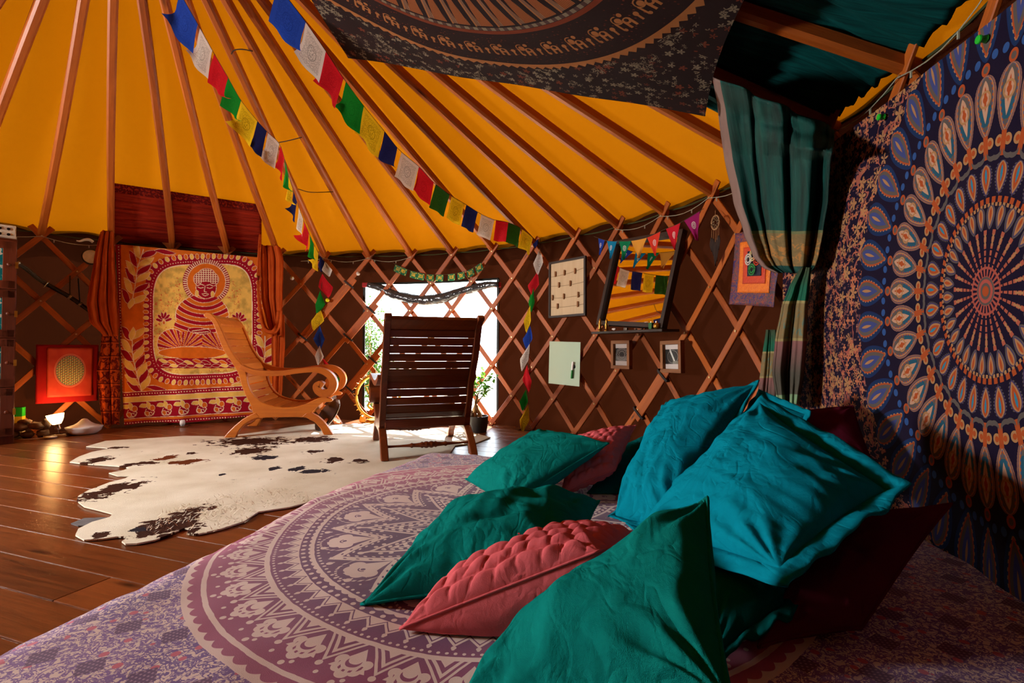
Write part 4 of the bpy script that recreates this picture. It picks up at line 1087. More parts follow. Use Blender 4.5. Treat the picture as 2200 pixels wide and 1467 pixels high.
# head
outlined(ell, (677, 612, 54, 60), RED); outlined(ell, (677, 565, 68, 46), RED); outlined(ell, (680, 533, 42, 26), RED)
hair = (ell(677, 565, 66, 44) | ell(680, 533, 40, 24)) & (Yw < 590)
sx_, sy_ = (X % 13)-6.5, (Y % 12)-6; pnt(hair & (np.hypot(sx_, sy_) > 4.6), WHT*.95); pnt(hair & (np.hypot(sx_, sy_) < 4.2), RED)
pnt(ell(677, 625, 47, 46), RED); outlined(ell, (627, 645, 9, 17), YEL, 2); outlined(ell, (712, 648, 8, 16), YEL, 2)
for sg in (-1, 1):
    stroke([(672+sg*8, 600), (672+sg*24, 594), (672+sg*42, 602)], 2.0, WHT); stroke([(672+sg*10, 612), (672+sg*26, 616), (672+sg*40, 610)], 1.8, WHT)
stroke([(672, 602), (666, 634), (680, 636)], 1.8, WHT); stroke([(656, 648), (672, 644), (690, 648)], 1.8, WHT); stroke([(660, 654), (673, 658), (686, 653)], 1.6, WHT)
# bottom bands
yb = Y+.055*(X-220)
pnt((yb > 1192) & (yb < 1219), RED); pnt((yb > 1219) & (yb < 1248), YEL); pnt((yb > 1248) & (yb < 1338), RED); pnt((yb > 1338) & (yb < 1352), ORG); pnt(yb >= 1352, RED)
for y_ in (1205, 1362): pnt((np.abs(yb-y_) < 3) & ((X % 15) < 6), WHT)
for y_ in (1192, 1219, 1248, 1338): pnt(np.abs(yb-y_) < 1.6, WHT)
for q in range(9):
    x_ = 235+q*96; y_ = 1285-.055*(x_-220)
    for sg in (-1, 1): outlined(leafm, (x_+14+sg*14, y_-14, 24, 11, -sg*.9+pi/2+(.3)), YEL, 2.2)
    outlined(ell, (x_+48, y_-2, 13, 15), ORG, 2.4); outlined(ell, (x_+18, y_+30, 12, 12), ORG, 2.4)
    th_ = np.linspace(0, 2*pi, 22); stroke([(x_+40+16*cos(a)*(1-a/9), y_+28+13*sin(a)*(1-a/9)) for a in th_], 1.6, WHT)
    stroke([(x_+14, y_+4), (x_+4, y_+26), (x_+18, y_+44), (x_+42, y_+42), (x_+60, y_+20), (x_+52, y_+8)], 1.6, WHT)
col *= (0.90+0.2*fbm(X, Y, .06, 71))[..., None]
px_ = 180+X*.3885; py_ = 380+Y*.3885
vs = []
for i in range(nu+1):
    for j in range(nv_+1):
        p = on_plane(px_[i, j], py_[i, j], bA, bn); u_, v_ = uu[i, j], vv[i, j]
        off = 0.012*sin(u_*16+v_*2)*(.25+v_)+0.006*sin(u_*37)*v_+.01*sin(u_*5)
        p = p-bn*off if bn.dot(p-CAM) > 0 else p+bn*off
        vs.append((p.x, p.y, max(p.z, .012)))
m_ = nv_+1; fs = [(i*m_+j, (i+1)*m_+j, (i+1)*m_+j+1, i*m_+j+1) for i in range(nu) for j in range(nv_)]
me = bpy.data.meshes.new('batik_hanging'); me.from_pydata(vs, [], fs)
ca_ = me.color_attributes.new('dye', 'FLOAT_COLOR', 'POINT')
ca_.data.foreach_set('color', np.concatenate([col.reshape(-1, 3), np.ones((col.shape[0]*col.shape[1], 1))], 1).astype(np.float32).ravel())
me.polygons.foreach_set('use_smooth', [True]*len(me.polygons))
M = Mat('batik_cotton', .9, .08); n_ = M.node('ShaderNodeVertexColor', layer_name='dye'); M.color(n_.outputs[0]); M.bump(M.noise(M.obj(), 600, 1), .1, .003); M.translucent(.15)
me.materials.append(M.m); bo = bpy.data.objects.new('batik_hanging', me); C0.objects.link(bo)
props(bo, 'red and orange batik hanging of a seated meditating figure with halo', 'wall hanging')
# ------------------------------------------------------------------ draped cloths
def interp_rows(rows, y):
    for a, b in zip(rows, rows[1:]):
        if y <= b[0]:
            t = (y-a[0])/(b[0]-a[0]) if b[0] > a[0] else 0; t = max(0, min(1, t)); t = t*t*(3-2*t)*.4+t*.6
            return [a[i]*(1-t)+b[i]*t for i in range(len(a))]
    return list(rows[-1])
def drape(name, rows, folds, mat, parent=None, label=None, cat=None, nu=56, nv=60, phase=0.0, twist=0.0, solid=0.003, slant=0.0, rslant=0.0):
    """hanging cloth; rows = (y, x_left, x_right, wall radius, fold depth) in picture coordinates at that distance"""
    y0, y1 = rows[0][0], rows[-1][0]
    def fn(u, v):
        y = y0+(y1-y0)*v; yy = y+slant*u*max(0, 1-v*2.2); _, xl, xr, r_, am = interp_rows(rows, y); r_ += rslant*u*max(0, 1-v*3.4)
        fu = folds*2*pi*u+phase+twist*v
        x = xl+(xr-xl)*(u+0.10/folds*sin(fu*1.0+1.2))
        q_ = on_wall(x, yy+am*40*sin(fu*.5)*min(1, v*6), r_+am*sin(fu)+am*.4*sin(2.3*fu+1)); q_.z = min(q_.z, roof_z(sqrt((q_.x-CY.x)**2+(q_.y-CY.y)**2))-.045); return q_
    g = G(); g.grid(nu, nv, fn, lambda u, v: (u, v))
    o_ = g.build(name, mat, parent, smooth=True, solid=solid)
    if label: props(o_, label, cat)
    return o_
def sheer(name, c1, c2, trans=.3):
    M = Mat(name, .9, .08); x = M.noise(M.scale(M.uvv(), 30, 3), 1.0, 4, .6, .5); y = M.noise(M.obj(), 9, 3)
    M.color(M.ramp(x*.6+y*.4, [(.3, c1), (.7, c2)])); M.bump(x*2+M.noise(M.obj(), 500, 1)*.2, .4, .008); M.translucent(trans); return M.m
ORANGE_SHEER = sheer('burnt_orange_sheer', lin(172, 66, 20), lin(214, 96, 34))
M = Mat('rust_red_sheer', .9, .08); uvv = M.uvv(); ux, uy = M.uv()
st = M.noise(M.scale(uvv, 2.2, 26), 1.0, 4, .55, .8); bl = M.noise(M.scale(uvv, 60, 26), 1.0, 2)
c = M.ramp(st, [(.3, lin(104, 22, 12)), (.6, lin(158, 42, 22)), (.8, lin(182, 64, 36))])
edge_ = uy.gt(.86)+uy.lt(.10)
layer(edge_.min(1.0)*bl.gt(.47), lin(96, 18, 16)); M.color(c); M.bump(st*3, .6, .02); M.translucent(.25); RUST_SHEER = M.m
cd_ = empty('ceiling_drape', on_wall(400, 540, 2.9), 'rust red sheer cloth strung above the rafters over the figure hanging', 'drape')
def roofquad(TLq, TRq, BRq, BLq, off, nu, nv, wav, uvf=None):
    def fn(u, v):
        x = (TLq[0]*(1-u)+TRq[0]*u)*(1-v)+(BLq[0]*(1-u)+BRq[0]*u)*v; y = (TLq[1]*(1-u)+TRq[1]*u)*(1-v)+(BLq[1]*(1-u)+BRq[1]*u)*v
        return on_roof(x, y, off+wav(u, v))
    g = G(); g.grid(nu, nv, fn, uvf or (lambda u, v: (u, 1-v))); return g
g = roofquad((243, 393), (562, 440), (562, 556), (240, 533), -0.026, 50, 50, lambda u, v: 0.005*sin(v*44+3*sin(u*5))*(.3+v)+.003*sin(v*90+u*7)); g.build('cloth', RUST_SHEER, cd_, smooth=True, solid=.002)
# rust orange side drapes, tied back
PAT = Mat('batik_orange_border', .9, .08); uvv = PAT.uvv(); M = PAT
c = M.ramp(M.noise(M.obj(), 8, 3), [(.3, lin(176, 70, 24)), (.7, lin(206, 92, 36))]); ux, uy = M.uv()
layer(((M.noise(M.scale(uvv, 7, 16), 1.0, 3, .6, 1.0)).gt(.50))*((uy*7).fract().gt(.16)), lin(110, 30, 20)); layer((uy*7).fract().lt(.06), lin(90, 24, 18)); M.color(c); M.translucent(.2)
dl = empty('side_drape', on_wall(225, 900, 2.86), 'burnt orange drape tied back beside the hanging red square', 'drape')
drape('upper_swag', [(396, 233, 243, 2.82, .004), (450, 226, 244, 2.80, .010), (560, 200, 246, 2.78, .016), (650, 184, 252, 2.78, .018), (690, 190, 256, 2.79, .016), (722, 222, 254, 2.81, .008)], 3.2, ORANGE_SHEER, dl, phase=.6)
drape('lower_tail', [(704, 218, 252, 2.86, .006), (760, 214, 256, 2.86, .012), (800, 206, 257, 2.86, .014), (850, 212, 258, 2.86, .012), (912, 218, 256, 2.86, .012)], 2.3, PAT.m, dl)
dr = empty('side_drape', on_wall(590, 900, 2.86), 'burnt orange drape looped up beside the golden chair', 'drape')
drape('upper_swag', [(438, 560, 572, 2.82, .004), (500, 556, 594, 2.80, .010), (560, 556, 608, 2.79, .014), (640, 560, 606, 2.79, .014), (690, 572, 606, 2.80, .012), (722, 582, 604, 2.81, .006)], 3.0, ORANGE_SHEER, dr, phase=1.4)
drape('lower_tail', [(676, 584, 610, 2.87, .006), (740, 582, 611, 2.87, .010), (830, 584, 606, 2.87, .010), (895, 586, 600, 2.87, .008)], 2.0, ORANGE_SHEER, dr)
g = G(); lp = smooth_path([on_wall(x, y, 2.75) for x, y in ((563, 450), (556, 560), (556, 640), (566, 700), (584, 713), (596, 700), (600, 668))], 8); n_ = len(lp)
g.sweep(lp, [(.026*cos(2*pi*j/10)*(1.4 if j % 2 else .8), .012*sin(2*pi*j/10)*(1.5 if j % 2 else .8)) for j in range(10)], scale=[.5+.8*min(1, i/n_*1.6) for i in range(n_)]); g.build('loop', ORANGE_SHEER, dr, smooth=True)
# dark green silk over the rafters by the bed, extended unseen behind camera to shade it
def silk(name):
    M = Mat(name, .7, .15); uvv = M.uvv(); st = M.noise(M.scale(uvv, 3, 60), 1.0, 4, .6, .6)
    M.color(M.ramp(st, [(.3, lin(0, 44, 44)), (.7, lin(0, 80, 78))])); M.bump(st*2, .3, .006); M.translucent(.10); return M.m
SILK = silk('emerald_silk')
gs = empty('ceiling_drape', on_roof(1800, 180, .1), 'dark green silk gathered above the rafters over the bed', 'drape')
gw = lambda u, v: 0.010*sin(v*48+2.2*sin(u*3.0+.5)+6*u*v)*(.35+.65*sin(pi*u))+.006*sin(v*97+u*8)
def silk_pt(u, v):
    a = ang(15.35)+(ang(26)-ang(15.35))*u; r0 = 2.38+.10*sin(u*9); r_ = r0+(2.97-r0)*v
    zz_ = 0.022+gw(.5, v*.55+u*2.1*.35)*.9
    return cyl(a, r_, roof_z(r_)+zz_)
gw = lambda u, v: 0.012*sin(v*70+2.2*sin(v*9))+.006*sin(v*131)
g = G()
g.grid(260, 26, lambda u, v: (lambda a, r_: cyl(a, r_, roof_z(r_)+.020+.009*sin(u*330+7*v+2*sin(v*4+u*20))+.005*sin(u*610-9*v)))(ang(15.3)+(ang(26)-ang(15.3))*(u+.004*sin(v*5+u*40)), (2.30+.08*sin(u*14))*(1-v)+2.97*v), lambda u, v: (v, u*9)); g.build('cloth', SILK, gs, smooth=True, solid=.002)
M = Mat('green_gold_sari', .75, .2); uvv = M.uvv(); ux, uy = M.uv()
st = M.noise(M.scale(uvv, 22, 2), 1.0, 4, .6, .4); br = M.noise(M.scale(uvv, 9, 30), 1.0, 3, .6, 1.2)
c = M.ramp(st, [(.3, lin(2, 30, 27)), (.7, lin(6, 70, 62))])
layer(uy.between(.795, .965), M.mix(br, lin(84, 72, 44), lin(128, 106, 66))); layer(uy.between(.795, .965)*br.gt(.56), lin(150, 104, 52)); layer(uy.between(.785, .80), lin(90, 96, 62)); layer(ux.lt(.07), lin(120, 96, 88))
M.color(c); M.bump(st*2, .4, .008); SARI1 = M.m
M = Mat('green_gold_sari_end', .75, .2); uvv = M.uvv(); ux, uy = M.uv(); st = M.noise(M.scale(uvv, 22, 2), 1.0, 4, .6, .4); br = M.noise(M.scale(uvv, 9, 14), 1.0, 3, .6, 1.0)
c = M.ramp(uy+(st-.5)*.05, [(0.0, lin(52, 62, 40)), (.10, lin(30, 70, 48)), (.16, lin(8, 84, 62)), (.24, lin(8, 84, 62))])
layer(uy.between(.25, .54), M.mix(br, lin(96, 84, 54), lin(132, 108, 68))); layer(uy.between(.25, .54)*br.gt(.58), lin(88, 106, 92)); layer(uy.gt(.54), M.ramp(uy, [(.54, lin(120, 76, 74)), (.62, lin(104, 72, 68)), (.78, lin(66, 62, 52))])); layer(uy.gt(.93), lin(112, 142, 106)); layer(uy.between(.245, .265)+uy.between(.52, .54), lin(136, 124, 80))
M.color(c); M.bump(st*2, .4, .008); SARI2 = M.m
sg = empty('sari_swag', on_wall(1690, 870, 2.85), 'green and gold sari swagged down from the rafters beside the mandala tapestry', 'drape')
drape('upper_swag', [(165, 1537, 1800, 2.40, .008), (240, 1550, 1800, 2.58, .02), (330, 1562, 1792, 2.74, .025), (430, 1582, 1785, 2.80, .032), (500, 1604, 1772, 2.81, .032), (548, 1622, 1762, 2.82, .03), (572, 1640, 1754, 2.82, .025), (586, 1668, 1742, 2.83, .016)], 3.1, SARI1, sg, nu=90, nv=80, phase=2.6, twist=1.1, slant=115, rslant=.42)
drape('hanging_end', [(574, 1718, 1742, 2.80, .008), (620, 1692, 1738, 2.80, .014), (660, 1676, 1734, 2.80, .018), (730, 1662, 1732, 2.80, .022), (800, 1656, 1727, 2.80, .026), (868, 1668, 1716, 2.80, .030)], 2.2, SARI2, sg, nu=70, nv=80, phase=.4)
drape('rear_end', [(708, 1646, 1668, 2.86, .006), (780, 1636, 1672, 2.86, .010), (850, 1628, 1670, 2.86, .012), (900, 1626, 1668, 2.86, .012)], 2.0, SARI2, sg, phase=2)

# ------------------------------------------------------------------ prayer flags
FC = {'b': lin(40, 74, 176), 'n': lin(30, 34, 84), 'w': lin(216, 206, 196), 'r': lin(196, 30, 40), 'g': lin(24, 128, 40), 'y': lin(222, 186, 30), 'd': lin(40, 84, 30)}
FM = {}
for k_, c_ in FC.items():
    M = Mat('prayer_flag_'+k_, .9, .05); uvv = M.uvv(); ux, uy = M.uv()
    ln = (uy*26).fract().gt(.45); wd = M.noise(M.scale(uvv, 34, 26), 1.0, 2).gt(.46); md = hyp(ux-.5, uy-.5)
    ink = ux.between(.12, .88)*uy.between(.10, .88); blk = ink*U(ln*wd*(md.gt(.20)), md.between(.17, .20), md.lt(.16)*M.noise(M.scale(uvv, 26, 26), 1., 2).gt(.5))
    dk = tuple(q*.30 for q in c_[:3])+(1,)
    c = c_; layer(blk*(.75 if k_ in 'wy' else .42), dk); M.color(c); M.translucent(.35); FM[k_] = M.m
CORD = plain('thin_cord', lin(70, 54, 40), .9)
def sub_path(P, t0, t1, n):
    """points between arc-length fractions"""
    L = [0.0]
    for a, b in zip(P, P[1:]): L.append(L[-1]+(b-a).length)
    out = []
    for i in range(n+1):
        s = (t0+(t1-t0)*i/n)*L[-1]
        for j in range(len(L)-1):
            if L[j+1] >= s-1e-9: out.append(P[j].lerp(P[j+1], (s-L[j])/max(1e-9, L[j+1]-L[j]))); break
        else: out.append(P[-1])
    return out
def flag(top, H, mat, parent, seed, name='flag', taper=0.0, curl=.5):
    """cloth hung from the points of its top edge"""
    rn = random.Random(seed); n = len(top)-1; along = (top[-1]-top[0]); W_ = along.length; hz = V((along.x, along.y, 0)); hz = hz.normalized() if hz.length > 1e-4 else V((1, 0, 0))
    nrm = V((-hz.y, hz.x, 0)); ph = rn.uniform(0, 6); am = W_*.10*rn.uniform(.5, 1.3); cu = rn.uniform(.2, 1)*curl; side = 1 if rn.random() < .5 else -1
    slope = along.z/max(W_, 1e-5)
    def fn(u, v):
        i = u*n; i0 = min(int(i), n-1); p = top[i0].lerp(top[i0+1], i-i0)
        if taper: 
            mid = (top[0]+top[-1])/2; p = p.lerp(mid, taper*v)
        d = V((0, 0, -1))+hz*(slope*.75)
        q_ = p+d*H*v+nrm*(am*sin(3.3*u*2+ph+v*1.4)*v)
        k = max(0, (v-.55)/.45)**2*(1-u if side > 0 else u)**2*cu           # lifted corner
        q_ = q_+nrm*side*k*H*.35+V((0, 0, k*H*.28))
        return q_
    g = G(); g.grid(8, 9, fn, lambda u, v: (u, 1-v)); return g.build(name, mat, parent, smooth=True)
def side_flag(a, b, wdt, mat, parent, seed, sg_=1):
    """flag threaded on a vertical cord: it hangs folded into a kite from its upper corner"""
    rn = random.Random(seed); L = (b-a).length; rad = V((a.x-CY.x, a.y-CY.y, 0)).normalized(); tg_ = V((rad.y, -rad.x, 0))*sg_
    def fn(u, v):
        prof = (v/.62) if v < .62 else max(0.0, (1.12-v)/.5); 
        x = (u-.42)*wdt*min(1, prof)+.08*wdt*sin(v*4+seed)
        return a.lerp(b, v)+V((0, 0, -L*.18*v*(1-abs(u-.5))))+tg_*x-rad*(.010+.016*sin(u*5+seed)*prof)
    g = G(); g.grid(8, 10, fn, lambda u, v: (u, 1-v)); return g.build('flag', mat, parent, smooth=True)
def string_of_flags(px, offs, cols, label, H0, first, gap, H1=None):
    P = smooth_path([on_roof(x, y, o) for (x, y), o in zip(px, offs)], 8)
    root = empty('prayer_flag_string', P[-1], label, 'prayer flags', 'strings of prayer flags')
    g = G(); g.tube(P, .0022, 4); g.build('cord', CORD, root)
    n = len(cols)
    for i, (c_, t0, t1) in enumerate(cols):
        top = sub_path(P, t0, t1, 6); W_ = (top[-1]-top[0]).length; flag(top, H0+(H1-H0)*i/(n-1) if H1 else H0, FM[c_], root, i*7+first, curl=.9)
    return root, P
# left-hand string: follows the rafters down to the wall, then hangs in front of the lattice
pxL = [(372, -40), (425, 52), (456, 108), (490, 167), (518, 216), (553, 260), (576, 285), (600, 309), (612, 345), (622, 385), (640, 440), (655, 480), (672, 520), (688, 553)]
offL = [.16, .16, .16, .155, .15, .15, .145, .14, .12, .11, .09, .07, .05, .035]
PL = smooth_path([on_roof(x, y, o) for (x, y), o in zip(pxL, offL)], 8)
LL = [0.0]
for a, b in zip(PL, PL[1:]): LL.append(LL[-1]+(b-a).length)
def frac_at(P, LL, px, py):
    best = min(range(len(P)), key=lambda i: (cam_px(P[i])[0]-px)**2+(cam_px(P[i])[1]-py)**2); return LL[best]/LL[-1]
def cam_px(p):
    v = p-CAM; d = v.dot(_f); return (1100+F_PX*v.dot(_R)/d, 733.5-F_PX*v.dot(_U)/d)
rootL = empty('prayer_flag_string', on_wall(690, 860, 2.9), 'string of prayer flags coming down nearest the red figure hanging', 'prayer flags', 'strings of prayer flags')
g = G(); g.tube(PL, .0022, 4); g.build('cord', CORD, rootL)
marksL = [('b', (385, -20), (425, 50)), ('w', (428, 56), (456, 106)), ('r', (460, 112), (489, 165)), ('g', (492, 168), (518, 214)), ('y', (521, 218), (552, 258)), ('n', (554, 260), (575, 283)), ('w', (577, 285), (600, 308)), ('r', (601, 312), (609, 340)), ('g', (611, 346), (617, 374)), ('y', (619, 380), (628, 408)), ('n', (629, 412), (639, 436)), ('w', (641, 444), (652, 472)), ('r', (654, 476), (663, 500)), ('g', (665, 504), (674, 524)), ('y', (675, 527), (684, 545))]
for i, (c_, a, b) in enumerate(marksL):
    t0, t1 = frac_at(PL, LL, *a), frac_at(PL, LL, *b)
    if t1-t0 < .004: t1 = t0+.03
    top = sub_path(PL, t0, t1, 6); flag(top, .20 if i < 7 else .185, FM[c_], rootL, 11+i, curl=1.0)
wl_ = [('n', (688, 550), (692, 580), .06), ('w', (697, 562), (708, 590), .075), ('r', (694, 588), (703, 632), .11), ('g', (690, 625), (681, 668), .075), ('y', (686, 662), (677, 703), .09), ('b', (686, 700), (688, 743), .085), ('w', (689, 742), (682, 778), .07), ('r', (694, 768), (712, 806), .055), ('g', (716, 803), (728, 822), .06), ('w', (722, 826), (712, 868), .06)]
cp = [on_wall(a[0], a[1], 2.925) for _, a, b, w_ in wl_]; g = G(); g.tube(smooth_path(cp, 3), .0022, 4); g.build('cord', CORD, rootL)
for i, (c_, a, b, w_) in enumerate(wl_): side_flag(on_wall(a[0], a[1], 2.925), on_wall(b[0], b[1], 2.925), w_*1.35, FM[c_], rootL, i*1.7)
# right-hand string
pxR = [(590, -40), (650, 38), (700, 110), (738, 168), (782, 228), (826, 282), (858, 322), (900, 358), (932, 392), (966, 418), (1002, 440), (1034, 460), (1062, 472), (1092, 478), (1122, 492), (1152, 517)]
offR = [.17, .17, .17, .165, .16, .16, .155, .15, .145, .14, .13, .12, .105, .09, .06, .035]
PR = smooth_path([on_roof(x, y, o) for (x, y), o in zip(pxR, offR)], 8); LR = [0.0]
for a, b in zip(PR, PR[1:]): LR.append(LR[-1]+(b-a).length)
rootR = empty('prayer_flag_string', on_wall(1130, 920, 2.9), 'long string of prayer flags running down towards the white pinboard', 'prayer flags', 'strings of prayer flags')
g = G(); g.tube(PR, .0022, 4); g.build('cord', CORD, rootR)
marksR = [('b', (598, -30), (655, 42)), ('w', (658, 46), (698, 108)), ('r', (702, 112), (738, 166)), ('g', (742, 172), (781, 226)), ('y', (785, 230), (824, 280)), ('n', (826, 283), (857, 318)), ('w', (861, 324), (898, 356)), ('r', (900, 358), (932, 390)), ('d', (935, 394), (966, 416)), ('y', (970, 420), (999, 438)), ('n', (1003, 441), (1028, 457)), ('w', (1034, 460), (1061, 471)), ('r', (1064, 473), (1091, 478)), ('d', (1093, 479), (1118, 490)), ('y', (1122, 494), (1144, 510))]
for i, (c_, a, b) in enumerate(marksR):
    t0, t1 = frac_at(PR, LR, *a), frac_at(PR, LR, *b); top = sub_path(PR, t0, t1, 6); flag(top, .215-.004*i, FM[c_], rootR, 41+i, curl=.9 if i < 6 else .25)
wr_ = [('n', (1160, 512), (1150, 530), .06), ('w', (1161, 534), (1158, 582), .075), ('r', (1154, 584), (1146, 626), .085), ('g', (1148, 618), (1142, 664), .06), ('y', (1142, 656), (1132, 706), .065), ('b', (1140, 700), (1134, 742), .07), ('w', (1138, 738), (1124, 788), .07), ('r', (1135, 784), (1136, 834), .085), ('g', (1133, 836), (1125, 876), .07), ('y', (1135, 868), (1126, 920), .07)]
cp = [on_wall(a[0], a[1], 2.925) for _, a, b, w_ in wr_]; g = G(); g.tube(smooth_path(cp, 3), .0022, 4); g.build('cord', CORD, rootR)
for i, (c_, a, b, w_) in enumerate(wr_): side_flag(on_wall(a[0], a[1], 2.925), on_wall(b[0], b[1], 2.925), w_*1.35, FM[c_], rootR, 20+i*1.7, -1)

# small green script flags above the window
M = Mat('green_script_flag', .9, .05); uvv = M.uvv(); ux, uy = M.uv(); c = lin(42, 104, 74)
cx_, cy_ = (ux-.5), (uy-.5)
corner = hyp(cx_.abs()-.42, cy_.abs()-.42).between(.07, .15)*(cx_.abs()).lt(.42)*(cy_.abs()).lt(.42); rv = M.rand()
gl = M.noise(M.comb(ux*9+rv*90, uy*6+rv*50, 0.0), 1.0, 1)
layer(corner+(gl-.5).abs().lt(.055)*cx_.abs().lt(.28)*cy_.between(-.22, .30), lin(222, 176, 50)); M.color(c); M.translucent(.25); SCRIPT = M.m
pts = [on_wall(x, y, 2.915) for x, y in ((842, 562), (852, 569), (882, 581), (912, 588), (942, 590), (972, 588), (1002, 582), (1020, 573), (1036, 562), (1046, 556))]
PS = smooth_path(pts, 6); LS = [0.0]
for a, b in zip(PS, PS[1:]): LS.append(LS[-1]+(b-a).length)
rt = empty('script_flag_string', on_wall(940, 600, 2.915), 'row of small green flags with golden script above the window', 'bunting')
g = G(); g.tube(PS, .0016, 4); g.build('cord', CORD, rt)
ctrs = [852.5, 869, 888, 907, 926.5, 946, 967, 987.5, 1006.5, 1025]
for i, x_ in enumerate(ctrs):
    t0 = frac_at(PS, LS, x_-7.5, 570+18*sin(pi*(x_-845)/185)); t1 = t0+.074; flag(sub_path(PS, t0, t1, 4), .066, SCRIPT, rt, 70+i, curl=.05)

# seven chakra pennants over the mirror
PC = [lin(36, 62, 150), lin(22, 120, 160), lin(20, 116, 74), lin(220, 152, 60), lin(214, 60, 44), lin(196, 34, 48), lin(150, 32, 96)]
pp = [on_wall(x, y, r_) for x, y, r_ in ((1276, 508, 2.84), (1304, 517, 2.78), (1330, 518, 2.77), (1356, 517, 2.77), (1390, 510, 2.77), (1425, 494, 2.79), (1462, 478, 2.81), (1512, 448, 2.86))]
PP = smooth_path(pp, 6); LP_ = [0.0]
for a, b in zip(PP, PP[1:]): LP_.append(LP_[-1]+(b-a).length)
rt = empty('pennant_string', on_wall(1390, 545, 2.8), 'string of seven rainbow coloured triangular pennants over the mirror', 'bunting')
g = G(); g.tube(PP, .0016, 4); g.build('cord', CORD, rt)
for i, (a, b, h) in enumerate(((1284, 1301, 30), (1304, 1325, 34), (1330, 1354, 36), (1358, 1387, 36), (1392, 1421, 42), (1428, 1461, 46), (1468, 1507, 48))):
    M = Mat('pennant_%d' % i, .9, .05); ux, uy = M.uv(); c = PC[i]; d_ = hyp((ux-.5)*1.0, (uy-.62)*1.1); t_ = M.node('ShaderNodeMath', operation='ARCTAN2'); M.link((uy-.62).k, t_.inputs[0]); M.link((ux-.5).k, t_.inputs[1])
    if i != 3: layer(U(d_.between(.135, .16), d_.between(.02, .135)*((S(M.nt, t_.outputs[0])*((4+i*2)/T2)).fract()-.5).abs().gt(.38), d_.between(.06, .075)), lin(226, 220, 210))
    M.color(c); M.translucent(.3)
    ya = 508+9*sin(pi*(a-1276)/120) if a < 1390 else 510-(a-1390)*.5
    t0, t1 = frac_at(PP, LP_, a, ya), frac_at(PP, LP_, b, 508+9*sin(pi*(b-1276)/120) if b < 1390 else 510-(b-1390)*.5)
    top = sub_path(PP, t0, t1, 5); flag(top, (top[0]-CAM).length*h/F_PX*1.05, M.m, rt, 90+i, 'pennant', taper=.97, curl=.0)
# ------------------------------------------------------------------ things hanging on the lattice
class Board:
    """a rectangle in space from four picture corners at given wall radii"""
    def __init__(s, TLq, TRq, BRq, BLq, r=2.925, rb=None):
        rb = rb or r
        P = [on_wall(*TLq, r), on_wall(*TRq, r), on_wall(*BRq, rb), on_wall(*BLq, rb)]
        s.c = (P[0]+P[1]+P[2]+P[3])/4; s.x = ((P[1]-P[0])+(P[2]-P[3]))/2; s.y = ((P[0]-P[3])+(P[1]-P[2]))/2
        s.w, s.h = s.x.length, s.y.length; s.x = s.x.normalized(); s.n = s.x.cross(s.y).normalized(); s.y = s.n.cross(s.x).normalized()
        if s.n.dot(CAM-s.c) < 0: s.n = -s.n
    def p(s, a, b, d=0.0): return s.c+s.x*(a*s.w/2)+s.y*(b*s.h/2)+s.n*d        # a,b in -1..1
    def M(s): return Matrix((s.x, s.y, s.n)).transposed()
    def box(s, g, a, b, d, w, h, t): g.box(s.p(a, b, d), (w, h, t), s.M()); return g
    def quad(s, g, a0, a1, b0, b1, d):
        g.add([s.p(a0, b0, d), s.p(a1, b0, d), s.p(a1, b1, d), s.p(a0, b1, d)], [(0, 1, 2, 3)], [[(0, 0), (1, 0), (1, 1), (0, 1)]]); return g
    def frame(s, wdt, dep, mat, root, d0=0.0):
        for a, b, w_, h_ in ((0, 1, s.w, wdt), (0, -1, s.w, wdt), (-1, 0, wdt, s.h-2*wdt), (1, 0, wdt, s.h-2*wdt)):
            aa = a*(1-wdt/s.w) if a else 0; bb = b*(1-wdt/s.h) if b else 0
            g = G(); s.box(g, aa, bb, d0+dep/2, w_, h_, dep); g.build('frame_rail', mat, root, bevel=.0015)
DKFR = plain('dark_brown_frame', lin(44, 30, 22), .55, .3, var=.1); BRASS = plain('brass', lin(176, 124, 46), .32, .5, .9, .2, 30); WHITE = plain('white_gloss', lin(228, 224, 220), .25, .5)
# pinboard of pale wood with strings and tiny pegs
B = Board((1186, 565), (1264, 548), (1258, 679), (1178, 683), 2.93, 2.92)
rt = empty('pinboard', B.p(0, -1), 'pale wood pinboard with pegs on strings in a thin dark frame', 'pinboard')
B.frame(.018, .022, DKFR, rt)
PALE = wood('pale_board', lin(176, 150, 116), lin(214, 192, 158), .7, .6, False, .2, .7)
g = G(); B.box(g, 0, 0, .008, B.w-.03, B.h-.03, .008); g.build('panel', PALE, rt)
PEG = plain('wood_peg', lin(128, 84, 44), .7); STR_ = plain('jute_string', lin(150, 130, 100), .9)
for b0, pegs in ((.52, (-.62, -.12, .45)), (.12, (-.42, .2)), (-.30, (-.78, -.15, .62)), (-.62, (-.5, .6))):
    g = G(); g.tube([B.p(a, b0+.05*a*a-.03+.08*a*(1 if b0 > .3 else 0), .016) for a in (-.88, -.5, 0, .5, .88)], .0016, 4); g.build('string', STR_, rt)
    for a in pegs:
        g = G(); B.box(g, a, b0+.02, .020, .010, .045, .008); B.box(g, a+.03, b0+.02, .020, .004, .040, .008); g.build('peg', PEG, rt)
